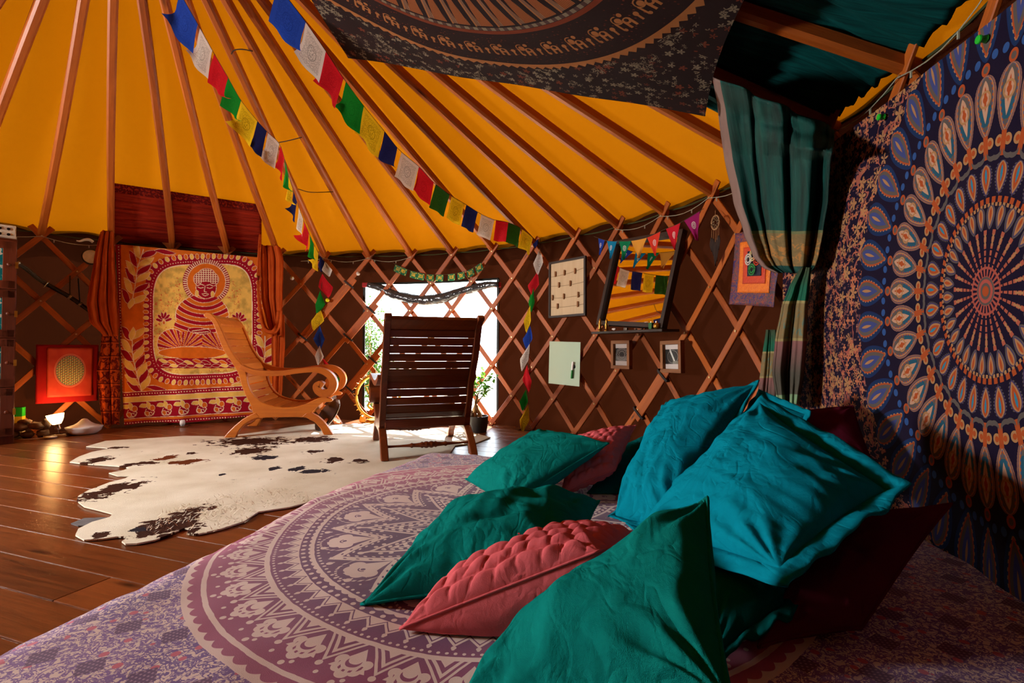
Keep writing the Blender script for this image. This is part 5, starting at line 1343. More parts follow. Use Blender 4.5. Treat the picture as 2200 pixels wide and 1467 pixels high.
# glass memo board with a green pen
B = Board((1184, 733), (1250, 735), (1246, 830), (1179, 823), 2.93)
rt = empty('memo_board', B.p(0, -1), 'pale green glass memo board with a pen below the pinboard', 'memo board')
g = G(); B.box(g, 0, 0, .008, B.w, B.h, .008); g.build('glass_panel', plain('pale_glass', lin(176, 196, 172), .12, .6), rt, bevel=.001)
g = G(); g.lathe([(.016, -.004), (.016, .006), (.012, .009)], B.p(.62, -.12, .014), 14, B.M()); g.build('magnet', plain('black_magnet', lin(22, 24, 24), .5), rt)
g = G(); g.tube([B.p(.64, .10, .026), B.p(.60, -.28, .026)], .008, 8); g.build('pen_barrel', WHITE, rt)
g = G(); g.tube([B.p(.60, -.28, .026), B.p(.57, -.66, .026)], .009, 8); g.build('pen_cap', plain('green_cap', lin(24, 120, 40), .4), rt)
# tilted mirror with a shelf
B = Board((1319, 519), (1464, 498), (1437, 704), (1292, 700), 2.93, 2.80)
rt = empty('wall_mirror', B.p(0, -1), 'large dark framed mirror tilted back above its own shelf', 'mirror')
B.frame(.030, .045, DKFR, rt, -.02)
Mm = Mat('mirror_glass', .02, .5); Mm.b.inputs['Metallic'].default_value = 1.0; Mm.color((.92, .90, .86, 1))
g = G(); B.box(g, 0, 0, -.006, B.w-.05, B.h-.05, .006); g.build('mirror_glass', Mm.m, rt)
shA = on_wall(1270, 706, 2.74); shB = on_wall(1422, 714, 2.74); sx = (shB-shA); sx.z = 0; swl = sx.length; sx.normalize(); sn = V((-sx.y, sx.x, 0))
if sn.dot(CAM-shA) > 0: sn = -sn
SHZ = (shA.z+shB.z)/2; shm = Matrix((sx, sn, V((0, 0, 1)))).transposed()
if shm.determinant() < 0: shm = Matrix((-sx, sn, V((0, 0, 1)))).transposed()
g = G(); g.box((shA+shB)/2+sn*.075+V((0, 0, SHZ-(shA.z+shB.z)/2-.008)), (swl, .15, .016), shm); g.build('shelf', DKFR, rt, bevel=.002)
def shelf_pt(px, d=.03):
    v = ray(px, 700); n_ = sn; p0 = shA+sn*d; t = (p0-CAM).dot(n_)/v.dot(n_); q_ = CAM+v*t; return V((q_.x, q_.y, SHZ+.001))
def figurine(px, h, arms, label, tilt=0):
    p = shelf_pt(px, .04); r_ = empty('brass_figurine', p, label, 'figurine', 'figurines on the mirror shelf')
    g = G(); g.lathe([(.016*h/.09, 0), (.017*h/.09, .006), (.011*h/.09, .010)], p, 10); g.build('base', BRASS, r_, smooth=False)
    g = G(); g.lathe([(.006, .008), (.011, .02), (.008, .035), (.012, .05), (.006, .062), (.008, .07), (.008, .078), (.005, .086), (.002, h)], p, 10); g.build('body', BRASS, r_, smooth=True)
    for s_ in (-1, 1):
        g = G(); g.tube([p+V((0, 0, .055)), p+sx*s_*.016+V((0, 0, .050)), p+sx*s_*.022+V((0, 0, .066 if arms else .036))], .003, 6); g.build('arm', BRASS, r_)
figurine(1289, .095, True, 'small brass figurine with raised arms at the end of the mirror shelf'); figurine(1303, .090, False, 'small brass figurine standing beside the white shell')
g = G(); p = shelf_pt(1319, .03)
for i in range(9):
    a = -1.1+i*.275; g.tube([p+V((0, 0, .004)), p+sx*sin(a)*.020+V((0, 0, .006+.012*cos(a*.8)))], .004, 5, scale=[.5, 1.3])
o_ = g.build('seashell', plain('white_shell', lin(214, 200, 190), .5), smooth=True); props(o_, 'small white seashell on the mirror shelf', 'seashell')
for i, px in enumerate((1345, 1366, 1379)):
    p = shelf_pt(px, .03); g = G()
    if i == 0: g.box(p+V((0, 0, .009)), (.030, .02, .018), shm); o_ = g.build('stone_block', plain('grey_crystal', lin(96, 88, 76), .3, .5, var=.3), bevel=.003); props(o_, 'little grey stone block in the middle of the mirror shelf', 'stone')
    else:
        g.lathe([(.006, 0), (.010, .003), (.009, .008), (.003, .011)], p, 10); o_ = g.build('pebble', plain('brown_pebble_%d' % i, lin(110-20*i, 76-14*i, 48-8*i), .5), smooth=True)
        props(o_, 'tiny brown pebble next to the stone block on the mirror shelf' if i == 1 else 'tiny dark pebble nearer the clear glass on the mirror shelf', 'pebble')
p = shelf_pt(1399, .035); rt2 = empty('glass_tumbler', p, 'clear square glass with a green card on the mirror shelf', 'glass')
Mg = Mat('clear_glass', .05, .5); Mg.color((.9, .92, .9, 1)); Mg.b.inputs['Transmission Weight'].default_value = 1.0; Mg.b.inputs['IOR'].default_value = 1.2
for s_ in (-1, 1):
    g = G(); g.box(p+sx*s_*.022+V((0, 0, .026)), (.003, .035, .052), shm); g.build('pane', Mg.m, rt2)
g = G(); g.box(p+V((0, 0, .022))-sn*.008, (.030, .002, .040), shm); g.build('card', plain('green_card', lin(44, 96, 52), .7), rt2)
for px, r_, lab in ((1411, .020, 'round brass bell at the end of the mirror shelf'), (1421, .018, 'smaller brass bell next to the round brass bell')):
    p = shelf_pt(px, .06 if r_ < .02 else .03); e2 = empty('brass_bell', p, lab, 'bell')
    g = G(); g.lathe([(.6*r_, 0), (r_, .4*r_), (1.1*r_, r_), (.9*r_, 1.6*r_), (.4*r_, 2*r_)], p, 14); g.build('body', BRASS, e2, smooth=True)
    g = G(); g.lathe([(.2*r_, 2*r_), (.3*r_, 2.3*r_), (.1*r_, 2.6*r_)], p, 8); g.build('knob', BRASS, e2, smooth=True)
# two box frames with star maps
OAK = wood('weathered_oak', lin(96, 56, 30), lin(150, 96, 54), .6, 1.2, False, .25)
for i, (q_, lab) in enumerate((([(1317, 732), (1357, 731), (1361, 793), (1322, 791)], 'weathered wood box frame with a petal drawing below the mirror'), ([(1423, 733), (1468, 731), (1475, 801), (1431, 800)], 'weathered wood box frame with a starry print at the end of the pair'))):
    B = Board(*q_, 2.915); rt = empty('picture_frame', B.p(0, -1), lab, 'picture frame', 'box frames below the mirror'); B.frame(.024, .034, OAK, rt)
    Mp = Mat('star_print_%d' % i, .3, .4); ux, uy = Mp.uv(); M = Mp; uvv = Mp.uvv(); c = lin(186, 176, 170)
    mid = uy.between(.20, .80)*ux.between(.0, 1.0); layer(mid, M.mix(M.noise(uvv, 9, 3), lin(18, 18, 18), lin(44, 44, 42)))
    if i == 0:
        d_ = hyp(ux-.5, (uy-.5)*1.4); tn_ = M.node('ShaderNodeMath', operation='ARCTAN2'); M.link((uy-.5).k, tn_.inputs[0]); M.link((ux-.5).k, tn_.inputs[1]); pet = (S(M.nt, tn_.outputs[0])*6).cos().abs()
        layer(mid*U((d_-.30-.08*pet).abs().lt(.012), (d_-.18-.07*pet).abs().lt(.012), (d_-.40-.06*pet).abs().lt(.010)), lin(170, 166, 158)); layer(mid*uy.lt(.42)*.35, lin(150, 146, 140))
    else:
        layer(mid*((ux*.9+uy*.6-.75).abs().lt(.05))*ux.between(.3, .8), lin(190, 188, 180)); layer(mid*M.noise(uvv, 40, 2).gt(.68), lin(160, 160, 150)); layer(mid*uy.lt(.32)*ux.gt(.5), lin(110, 108, 96)); layer(mid*(hyp(ux-.5, (uy-.5)*1.4)-.36).abs().lt(.01), lin(140, 138, 130))
    M.color(c); g = G(); B.quad(g, -.70, .70, -.76, .76, .012); g.build('print', Mp.m, rt, solid=.002)
    g = G(); B.box(g, 0, 0, .004, B.w-.03, B.h-.03, .006); g.build('backing', plain('frame_back_%d' % i, lin(150, 140, 130), .8), rt)
# brocade thangka with an emblem
B = Board((1584, 497), (1694, 486), (1668, 654), (1560, 657), 2.90)
rt = empty('brocade_hanging', B.p(0, -1), 'brocade hanging with orange and red borders round a dark emblem panel', 'wall hanging')
def broc(name, c1, c2, c3=None, sc_=14):
    global c, M
    M = Mat(name, .6, .3); uvv = M.uvv(); nz = M.noise(uvv, sc_, 3, .6, 2.2); c = M.ramp(nz, [(.35, c1), (.65, c2)]); 
    if c3: layer((nz-.5).abs().lt(.04), c3)
    M.color(c); M.bump(nz, .2, .004); return M.m
def curved(a0, a1, b0, b1, d):
    def fn(u, v):
        a = a0+(a1-a0)*u; b = b0+(b1-b0)*v; return B.p(a+.10*max(0, -b-.5)*max(0, a), b, d+.012*sin(a*2+b)+.05*max(0, a-.55)*max(0, -b))
    g = G(); g.grid(16, 20, fn); return g
for nm, a0, a1, b0, b1, d, m_ in (('border', -1, 1, -1, 1, .002, broc('blue_brocade', lin(48, 34, 92), lin(70, 60, 60), lin(130, 60, 40), 10)), ('orange_band', -.70, .74, -.66, .72, .006, broc('orange_brocade', lin(196, 88, 18), lin(216, 116, 26), None, 12)), ('red_band', -.48, .56, -.42, .56, .010, broc('red_brocade', lin(168, 36, 22), lin(196, 70, 26), None, 12)), ('centre_panel', -.24, .40, -.22, .44, .014, plain('navy_silk', lin(16, 18, 40), .6))):
    curved(a0, a1, b0, b1, d).build(nm, m_, rt, smooth=True, solid=.003)
for a, b, cc in ((-.10, .22, lin(196, 190, 180)), (.24, .20, lin(180, 60, 40)), (.07, -.05, lin(40, 130, 60)), (.06, .32, lin(190, 170, 120))):
    for rr_ in (.024, .014):
        g = G(); g.tube([B.p(a, b, .026)+B.x*rr_*cos(t*pi/8)+B.y*rr_*1.1*sin(t*pi/8) for t in range(16)], .0035, 5, closed=True); g.build('emblem_ring', plain('emblem_%d' % int(cc[0]*1000+rr_*1e4), cc, .5), rt)
# dreamcatcher
hp = on_wall(1537, 520, 2.90); top = on_wall(1537, 452, 2.93)
rt = empty('dreamcatcher', on_wall(1535, 560, 2.9), 'small dreamcatcher with dark feathers hanging from a lattice top', 'dreamcatcher')
rad = V((hp.x-CY.x, hp.y-CY.y, 0)).normalized(); hx_ = V((rad.y, -rad.x, 0)); cc = on_wall(1537, 478, 2.90); RR = .034
TAN = plain('tan_leather', lin(150, 112, 72), .8); FEATH = plain('dark_feather', lin(46, 32, 26), .9, var=.3)
g = G(); g.tube([cc+hx_*RR*cos(t*pi/14)+V((0, 0, RR*1.15*sin(t*pi/14))) for t in range(28)], .0045, 6, closed=True); g.build('hoop', TAN, rt, smooth=True)
for q in range(8):
    g = G(); a = q*pi/4; pts = [cc+hx_*RR*k*cos(a+t)+V((0, 0, RR*1.15*k*sin(a+t))) for k, t in ((1, 0), (.62, .39), (1, .79))]; g.tube(pts, .0012, 4); pts = [cc+hx_*RR*k*cos(a+t+.39)+V((0, 0, RR*1.15*k*sin(a+t+.39))) for k, t in ((.62, 0), (.3, .39), (.62, .79))]; g.tube(pts, .0012, 4); g.build('web', STR_, rt)
g = G(); g.tube([cc+V((0, 0, RR*1.15)), top], .002, 4); g.build('cord', TAN, rt)
rn = random.Random(4)
for q, (ox, L_) in enumerate(((-.032, .10), (-.016, .12), (0, .17), (.014, .15), (.030, .10))):
    p0 = cc+hx_*ox+V((0, 0, -RR*1.0)); p1 = p0+V((0, 0, -L_*.45))+hx_*rn.uniform(-.004, .004)
    g = G(); g.tube([p0, p1], .0013, 4); g.build('cord', TAN, rt)
    def fe(u, v, p1=p1, L_=L_): return p1+V((0, 0, -L_*.8*v))+hx_*((u-.5)*.022*sin(pi*min(1, v*.9+.12)))-rad*(.004*sin(u*4+v*3))
    g = G(); g.grid(4, 8, fe); g.build('feather', FEATH, rt, smooth=True, solid=.001)

# ------------------------------------------------------------------ left of the figure hanging
# red silk square with an interlaced circle
B = Board((77, 741), (212, 740), (210, 861), (76, 867), 2.92)
rt = empty('silk_square', B.p(0, -1), 'red silk square printed with an interlaced circle above the glowing lamp', 'wall hanging')
def flatcloth(a0, a1, b0, b1, d, m_, nm, amp=.006):
    g = G(); g.grid(24, 24, lambda u, v: B.p(a0+(a1-a0)*u, b0+(b1-b0)*v, d+amp*sin(u*9+v*2)*(1-v)+amp*.6*sin(v*11+u*3))); return g.build(nm, m_, rt, smooth=True, solid=.002)
flatcloth(-1, 1, -1, 1, .004, cloth('dark_red_silk', lin(150, 28, 30), .2, 800, .1, .1, .6), 'border')
M = Mat('red_silk_print', .55, .3); X_, Y_ = M.uv(); c = M.ramp(M.noise(M.uvv(), 3, 2), [(.3, lin(180, 48, 36)), (.7, lin(204, 74, 48))]); x = (X_-.5); y = (Y_-.53)*.86
d_ = hyp(x, y*1.18); layer(d_.lt(.345), lin(214, 150, 120)); layer(d_.lt(.335), lin(188, 54, 40)); layer(d_.lt(.32), lin(214, 150, 120)); layer(d_.lt(.31), lin(60, 26, 60))
hexm = d_.lt(.30); layer(hexm, lin(188, 168, 120))
for k in range(3):
    a = k*pi/3; s1 = ((x*cos(a)+y*1.18*sin(a))*21).fract()-.5; layer(hexm*s1.abs().lt(.16), (lin(120, 96, 60), lin(168, 86, 52), lin(92, 120, 92))[k])
v_ = M.voro(M.comb(x*21.0, y*24.8, 0.0), 1.0, rnd=0.0); layer(hexm*S(M.nt, v_.outputs['Distance']).lt(.26), lin(176, 190, 130))
M.color(c); M.translucent(.2); flatcloth(-.66, .80, -.80, .90, .012, M.m, 'print', .004)
# curved sword in a black scabbard slung from the lattice
sp = [on_wall(x_, y_, 2.915) for x_, y_ in ((40, 566), (60, 580), (82, 598), (100, 610), (125, 624), (150, 638), (172, 653), (200, 674), (228, 698))]
rt = empty('sword', sp[-1], 'black sheathed curved sword slung diagonally on the lattice', 'sword')
BLK = plain('black_lacquer', lin(14, 14, 16), .25, .5); GRIP = plain('grey_wrapped_grip', lin(70, 68, 64), .6, var=.5, vs=160); STEEL = plain('dull_steel', lin(150, 140, 120), .35, .5, .8)
g = G(); g.tube(smooth_path(sp[3:], 5), .017, 10); g.build('scabbard', BLK, rt, smooth=True)
g = G(); g.tube(smooth_path(sp[:4], 5), .017, 10); g.build('grip', GRIP, rt, smooth=True)
dv = (sp[4]-sp[3]).normalized()
g = G(); g.lathe([(.032, -.004), (.034, 0), (.032, .004)], sp[3], 16, dv.to_track_quat('Z', 'Y').to_matrix()); g.build('guard', STEEL, rt)
g = G(); g.lathe([(.019, -.012), (.021, 0), (.014, .012)], sp[0], 10, dv.to_track_quat('Z', 'Y').to_matrix()); g.build('pommel', STEEL, rt)
for i_, top_ in ((5, (150, 592)), (6, (168, 598))):
    g = G(); g.lathe([(.020, -.008), (.021, .008)], sp[i_], 10, dv.to_track_quat('Z', 'Y').to_matrix()); g.build('ring', STEEL, rt)
    g = G(); g.tube([sp[i_], on_wall(*top_, 2.925)], .005, 5); g.build('sling', BLK, rt)
# small frame drum and horn half hidden by the drape
p = on_wall(196, 552, 2.93); rad = V((p.x-CY.x, p.y-CY.y, 0)).normalized(); Mx = (-rad).to_track_quat('Z', 'Y').to_matrix()
rt = empty('hand_drum', p, 'small round hand drum half hidden behind the orange drape', 'drum')
g = G(); g.lathe([(.058, -.02), (.066, -.015), (.066, .015), (.058, .02)], p, 24, Mx); g.build('rim', DKFR, rt)
g = G(); g.lathe([(.056, -.004), (.056, .021)], p, 24, Mx); g.build('skin', plain('drum_skin', lin(196, 170, 130), .7, var=.2), rt)
hs = smooth_path([on_wall(x_, y_, 2.92) for x_, y_ in ((164, 517), (172, 518), (182, 515), (192, 515), (200, 520))], 5)
g = G(); g.tube(hs, .012, 8, scale=[.35+.65*min(1, i/len(hs)*1.6) for i in range(len(hs))]); o_ = g.build('curved_horn', plain('pale_horn', lin(196, 186, 166), .5), smooth=True); props(o_, 'pale curved horn hung on the cord beside the hand drum', 'horn')

# wardrobe standing at the picture edge: panelled doors with teal cloth inserts
wq = on_floor(30, 953); wd_ = V((-0.64, -0.77, 0)).normalized(); wi = (V((CY.x, CY.y, 0))-V((wq.x, wq.y, 0))); wfr = V((wd_.y, -wd_.x, 0))
if wfr.dot(CAM-wq) < 0: wfr = -wfr
WH = 1.49; WW, WD = 0.62, 0.24
rt = empty('wardrobe', wq, 'brown wooden wardrobe with stacked doors and teal inserts at the edge', 'wardrobe')
CHERRY = wood('cherry_veneer', lin(66, 28, 14), lin(108, 50, 26), .4, .9, False, .35)
wM = Matrix((wd_, -wfr, V((0, 0, 1)))).transposed(); wc = lambda a, b, z: V((wq.x, wq.y, 0))+wd_*a-wfr*b+V((0, 0, z))
g = G(); g.box(wc(WW/2, WD/2+.012, WH/2), (WW, WD, WH), wM); g.build('body', CHERRY, rt, bevel=.003)
M = Mat('teal_leaf_cloth', .8, .1); uvv = M.uvv(); nz = M.noise(uvv, 5, 2, .5, 1.4); M.color(M.ramp(nz, [(.42, lin(20, 120, 128)), (.5, lin(40, 150, 150)), (.54, lin(210, 214, 196))], 'CONSTANT')); TEALC = M.m
GOLD = plain('gold_hinge', lin(190, 140, 50), .35, .5, .9)
for i in range(4):
    z0 = .06+i*.354; zc = z0+.175
    g = G()
    for (a, z, w_, h_) in ((.04, zc, .07, .34), (WW/2-.03, zc, .07, .34), (WW/4, z0+.03, WW/2-.02, .06), (WW/4, z0+.32, WW/2-.02, .06)): g.box(wc(a, -.006, z), (w_, .022, h_), wM)
    dr_ = g.build('door', CHERRY, rt, bevel=.002)
    g = G(); g.add([wc(.075, -.002, z0+.06), wc(WW/2-.065, -.002, z0+.06), wc(WW/2-.065, -.002, z0+.29), wc(.075, -.002, z0+.29)], [(0, 1, 2, 3)], [[(0, 0), (1, 0), (1, 1), (0, 1)]]); g.build('insert', TEALC, dr_, origin=None)
    g = G(); g.lathe([(.006, 0), (.006, .010), (.013, .014), (.012, .022), (.004, .026)], wc(.045, -.017, zc), 10, wfr.to_track_quat('Z', 'Y').to_matrix()); g.build('knob', CHERRY, dr_, smooth=True)
    g = G(); g.box(wc(.004, -.019, zc), (.016, .006, .045), wM); g.build('hinge', GOLD, dr_)
p = wc(.06, .10, WH+.001); rt = empty('slotted_box', p, 'small white box with round holes on top of the wardrobe', 'box')
g = G(); g.box(wc(.08, .08, WH+.052), (.15, .10, .10), wM); g.build('case', plain('white_plastic', lin(198, 190, 172), .5), rt, bevel=.006)
for q in range(4):
    g = G(); g.lathe([(.010, 0), (.010, .003)], wc(.045+.045*(q % 2), .029, WH+.032+.04*(q//2)), 10, wfr.to_track_quat('Z', 'Y').to_matrix()); g.build('hole_cap', BLK, rt)

# ------------------------------------------------------------------ things on the floor by the wall
# lamp with a glowing glass cup
p = near_wall(124, 926, 2.72); rt = empty('table_lamp', p, 'small lamp with a glowing glass cup shade on the floor', 'lamp')
CHROME = plain('chrome', lin(190, 180, 170), .15, .5, 1.0)
e1 = V((0.93, .37, 0)); lm = Matrix((e1, V((-.37, .93, 0)), V((0, 0, 1)))).transposed()
g = G(); g.box(p+V((0, 0, .008)), (.145, .10, .014), lm); g.build('base', plain('white_ceramic_base', lin(214, 204, 186), .3, .5), rt, bevel=.003)
g = G(); g.box(p+V((0, 0, .0175)), (.15, .105, .005), lm); g.build('base_plate', CHROME, rt, bevel=.001)
ax = (V((0, 0, 1))-e1*.18).normalized(); aM = ax.to_track_quat('Z', 'Y').to_matrix(); s0 = p+V((0, 0, .02))+e1*.008
g = G(); g.lathe([(.006, 0), (.006, .03), (.020, .032), (.021, .075), (.019, .08)], s0, 16, aM); g.build('socket', CHROME, rt, smooth=True, sharp=.6)
M = Mat('glowing_glass', .4, .3); M.color((1, .8, .5, 1)); M.emit((1, .62, .24, 1), 9.0)
g = G(); g.lathe([(.026, .076), (.040, .10), (.050, .125), (.056, .155), (.053, .155), (.045, .12), (.03, .09), (.02, .08)], s0, 24, aM); g.build('shade', M.m, rt, smooth=True)
ld = bpy.data.lights.new('lamp_glow', 'POINT'); ld.energy = 5.0; ld.color = (1, .52, .16); ld.shadow_soft_size = .03; lo_ = bpy.data.objects.new('lamp_glow', ld); C0.objects.link(lo_); lo_.location = s0+ax*.17
g = G(); cpt = [p+V((0, 0, .004))-e1*.08, near_wall(115, 928, 2.7)+V((0, 0, .004)), near_wall(100, 932, 2.66)+V((0, 0, .004)), near_wall(82, 935, 2.66)+V((0, 0, .004)), near_wall(60, 936, 2.66)+V((0, 0, .004)), near_wall(40, 937, 2.7)+V((0, 0, .004))]
g.tube(smooth_path(cpt, 4), .003, 5); g.build('cable', WHITE, rt, smooth=True)
q_ = near_wall(109, 930, 2.62); g = G(); g.lathe([(.001, .001), (.036, .004), (.040, .010), (.034, .016), (.002, .019)], q_, 20); g.build('switch', WHITE, rt, smooth=True)
# white onion-shaped diffuser
p = near_wall(181, 926, 2.70); g = G(); rt = empty('aroma_diffuser', p, 'white onion shaped diffuser beside the glowing lamp', 'diffuser')
g.lathe([(.06, 0), (.088, .010), (.108, .030), (.118, .054), (.122, .062)], p, 32); g.build('bowl', WHITE, rt, smooth=True)
g = G(); g.lathe([(.122, .062), (.10, .068), (.07, .078), (.045, .094), (.028, .112), (.018, .122), (.008, .126)], p, 32); g.build('lid', WHITE, rt, smooth=True)
# pierced stone ornament
p = near_wall(64, 930, 2.78); rt = empty('stone_ornament', p, 'pierced grey stone ornament beside the wardrobe foot', 'ornament')
STONE = plain('mottled_stone', lin(120, 104, 96), .8, .2, var=.6, vs=24)
def blob(c_, r_, seed, sq=(1, 1, 1)):
    g = G(); g.grid(14, 10, lambda u, v: c_+V((sq[0]*cos(2*pi*u)*sin(pi*v), sq[1]*sin(2*pi*u)*sin(pi*v), sq[2]*cos(pi*v)))*r_*(1+.28*mnoise.noise((cos(2*pi*u)*sin(pi*v)*2+seed, sin(2*pi*u)*sin(pi*v)*2, cos(pi*v)*2)))); return g
sx2 = V((.7, .7, 0)).normalized(); 
for i, (a, z, r_, sq) in enumerate(((-.10, .03, .042, (1, .8, .7)), (-.02, .025, .04, (1.3, .8, .6)), (.08, .03, .042, (1.1, .8, .8)), (-.06, .085, .048, (1.3, .8, .7)), (.04, .09, .05, (1.2, .8, .6)), (.10, .10, .036, (.8, .7, 1.3)), (-.03, .125, .034, (1.5, .8, .6)))):
    blob(p+V((.93, .37, 0))*a+V((0, 0, z)), r_, i*3, sq).build('stone_lobe', STONE, rt, smooth=True)
# green and yellow carton
p = near_wall(40, 927, 2.90); rt = empty('carton', p, 'narrow green and yellow carton behind the stone ornament', 'carton')
for z0, z1, cc in ((0, .10, lin(214, 196, 150)), (.10, .16, lin(206, 160, 40)), (.16, .23, lin(30, 150, 34))):
    g = G(); g.box(p+V((0, 0, (z0+z1)/2)), (.06, .05, z1-z0), lm); g.build('panel', plain('carton_%d' % int(z0*100), cc, .6), rt)
# small spotlight clip at the foot of the hanging
p = near_wall(392, 908, 2.72); rt = empty('floor_spotlight', p, 'tiny chrome spotlight at the foot of the figure hanging', 'spotlight')
g = G(); g.box(p+V((0, 0, .005)), (.10, .07, .008), lm); g.build('base', CHROME, rt, bevel=.002)
g = G(); g.lathe([(.015, 0), (.022, .02), (.020, .045), (.012, .05)], p+V((0, 0, .009)), 14); g.build('head', WHITE, rt, smooth=True)
# dark round board leaning behind the golden chair
p = on_floor(708, 926); ax = V((-.62, -.55, .56)).normalized(); aM = ax.to_track_quat('Z', 'Y').to_matrix(); cc = p+V((-.03, .03, .135))
rt = empty('round_board', p, 'dark round board on a ringed spindle leaning behind the golden chair', 'board')
g = G(); g.lathe([(.001, -.006), (.15, -.008), (.158, 0), (.15, .008), (.001, .006)], cc, 32, aM); g.build('disc', plain('dark_disc', lin(50, 38, 34), .35, .5), rt, smooth=True, sharp=.7)
g = G(); pr = [(.012, -.13)]+[(.016 if q % 2 else .010, -.125+q*.014) for q in range(9)]; g.lathe(pr, cc, 12, aM); g.build('spindle', plain('pale_ringed_spindle', lin(190, 176, 166), .5), rt, smooth=True)
# ring-haloed dancing figure, brass
p = near_wall(812, 897, 2.74); rt = empty('dancing_figure', p, 'gold dancing figure inside a flaming ring behind the dark chair', 'statue')
GOLDP = plain('bright_gold', lin(206, 158, 60), .35, .5, .75, .25, 40); vx = V((.98, .2, 0)).normalized(); RH = .20; cc = p+V((0, 0, .245))
g = G(); g.tube([cc+vx*RH*cos(t*pi/24)+V((0, 0, RH*1.05*sin(t*pi/24))) for t in range(48)], .016, 8, closed=True); g.build('halo_ring', GOLDP, rt, smooth=True)
for q in range(26):
    a = -1.2+q*(2*pi-.7)/25+.35-pi/2+1.2; d_ = vx*cos(a)+V((0, 0, sin(a)*1.05)); g = G(); g.tube([cc+d_*RH*1.06, cc+d_*(RH+.034)], .009, 5, scale=[1, .15]); g.build('flame', GOLDP, rt)
g = G(); g.lathe([(.12, 0), (.13, .012), (.10, .022), (.11, .034), (.07, .044)], p, 20); g.build('base', GOLDP, rt, smooth=False)
def limb(pts, r_, nm, sc_=None): g = G(); g.tube(smooth_path([cc+vx*a+V((0, 0, b)) for a, b in pts], 5), r_, 8, scale=None); g.build(nm, GOLDP, rt, smooth=True)
g = G(); g.lathe([(.018, -.05), (.024, -.03), (.018, -.005), (.026, .03), (.022, .05), (.010, .058), (.012, .066), (.020, .082), (.018, .10), (.010, .115), (.004, .14)], cc, 12); g.build('body', GOLDP, rt, smooth=True)
limb([(0, -.045), (.02, -.10), (.005, -.15), (.0, -.20)], .013, 'standing_leg'); limb([(0, -.045), (-.06, -.04), (-.09, -.09), (-.05, -.12)], .012, 'raised_leg')
limb([(.02, .04), (.08, .03), (.11, .09)], .008, 'arm'); limb([(-.02, .04), (-.08, .03), (-.11, .09)], .008, 'arm'); limb([(.02, .035), (.06, -.005), (.04, -.02)], .008, 'arm'); limb([(-.02, .035), (-.02, .0), (.06, -.03)], .008, 'arm')
limb([(.01, .10), (.07, .115), (.13, .10)], .005, 'hair_lock'); limb([(-.01, .10), (-.07, .115), (-.13, .10)], .005, 'hair_lock')
p2 = near_wall(781, 898, 2.66); o_ = blob(p2+V((0, -.03, .042)), .034, 4, (.8, .8, 1.1)).build('orange_gourd', plain('orange_skin', lin(214, 122, 24), .4), smooth=True); props(o_, 'small orange gourd beside the gold dancing figure', 'gourd')
# bonsai in a grey bowl
p = near_wall(1025, 927, 2.72); rt = empty('bonsai', p, 'small bonsai fig in a dark grey bowl beside the dark chair', 'potted plant')
POT = plain('charcoal_pot', lin(52, 48, 46), .45, .4); PD = (p-CAM).length; PR_ = 23*PD/F_PX
g = G(); g.lathe([(PR_*.86, 0), (PR_*.93, .03), (PR_*1.0, .125), (PR_*1.03, .135), (PR_*.96, .135), (PR_*.93, .11), (.001, .11)], p, 32); g.build('pot', POT, rt, smooth=True, sharp=.7)
g = G(); g.grid(16, 16, lambda u, v: p+V((PR_*.94*v*cos(2*pi*u), PR_*.94*v*sin(2*pi*u), .115+.008*mnoise.noise((u*9, v*9, 0))))); g.build('soil', plain('soil', lin(44, 32, 24), .95, var=.4, vs=80), rt, smooth=True)
BARK = plain('pale_bark', lin(150, 118, 84), .85, .1, var=.25, vs=40)
tb = p+V((-.01, 0, .11))
for q in range(5):
    a = q*1.26+.3; g = G(); g.tube(smooth_path([tb+V((.045*cos(a), .045*sin(a), -.004)), tb+V((.038*cos(a+.3), .038*sin(a+.3), .04)), tb+V((.012*cos(a), .012*sin(a), .085)), tb+V((0, 0, .11))], 4), .017, 7, scale=None); g.build('root', BARK, rt, smooth=True)
g = G(); tk = smooth_path([tb+V((0, 0, .08)), tb+V((-.004, 0, .14)), tb+V((.008, .01, .19))], 5); g.tube(tk, .011, 8, scale=[1.3-.5*i/(len(tk)-1) for i in range(len(tk))]); g.build('trunk', BARK, rt, smooth=True)
LEAF = Mat('fig_leaf', .4, .4); LEAF.color(LEAF.ramp(LEAF.rand(), [(0, lin(24, 70, 20)), (1, lin(66, 124, 40))])); LEAF.translucent(.35, lin(110, 170, 50)); rn = random.Random(12)
lg = G(); lg.add([V((0, 0, 0)), V((.008, .012, .002)), V((.007, .026, .001)), V((0, .036, -.004)), V((-.007, .026, .001)), V((-.008, .012, .002)), V((0, .014, -.001)), V((0, .027, -.002))], [(0, 1, 6), (1, 2, 7, 6), (2, 3, 7), (3, 4, 7), (4, 5, 6, 7), (5, 0, 6)])
leaf0 = None
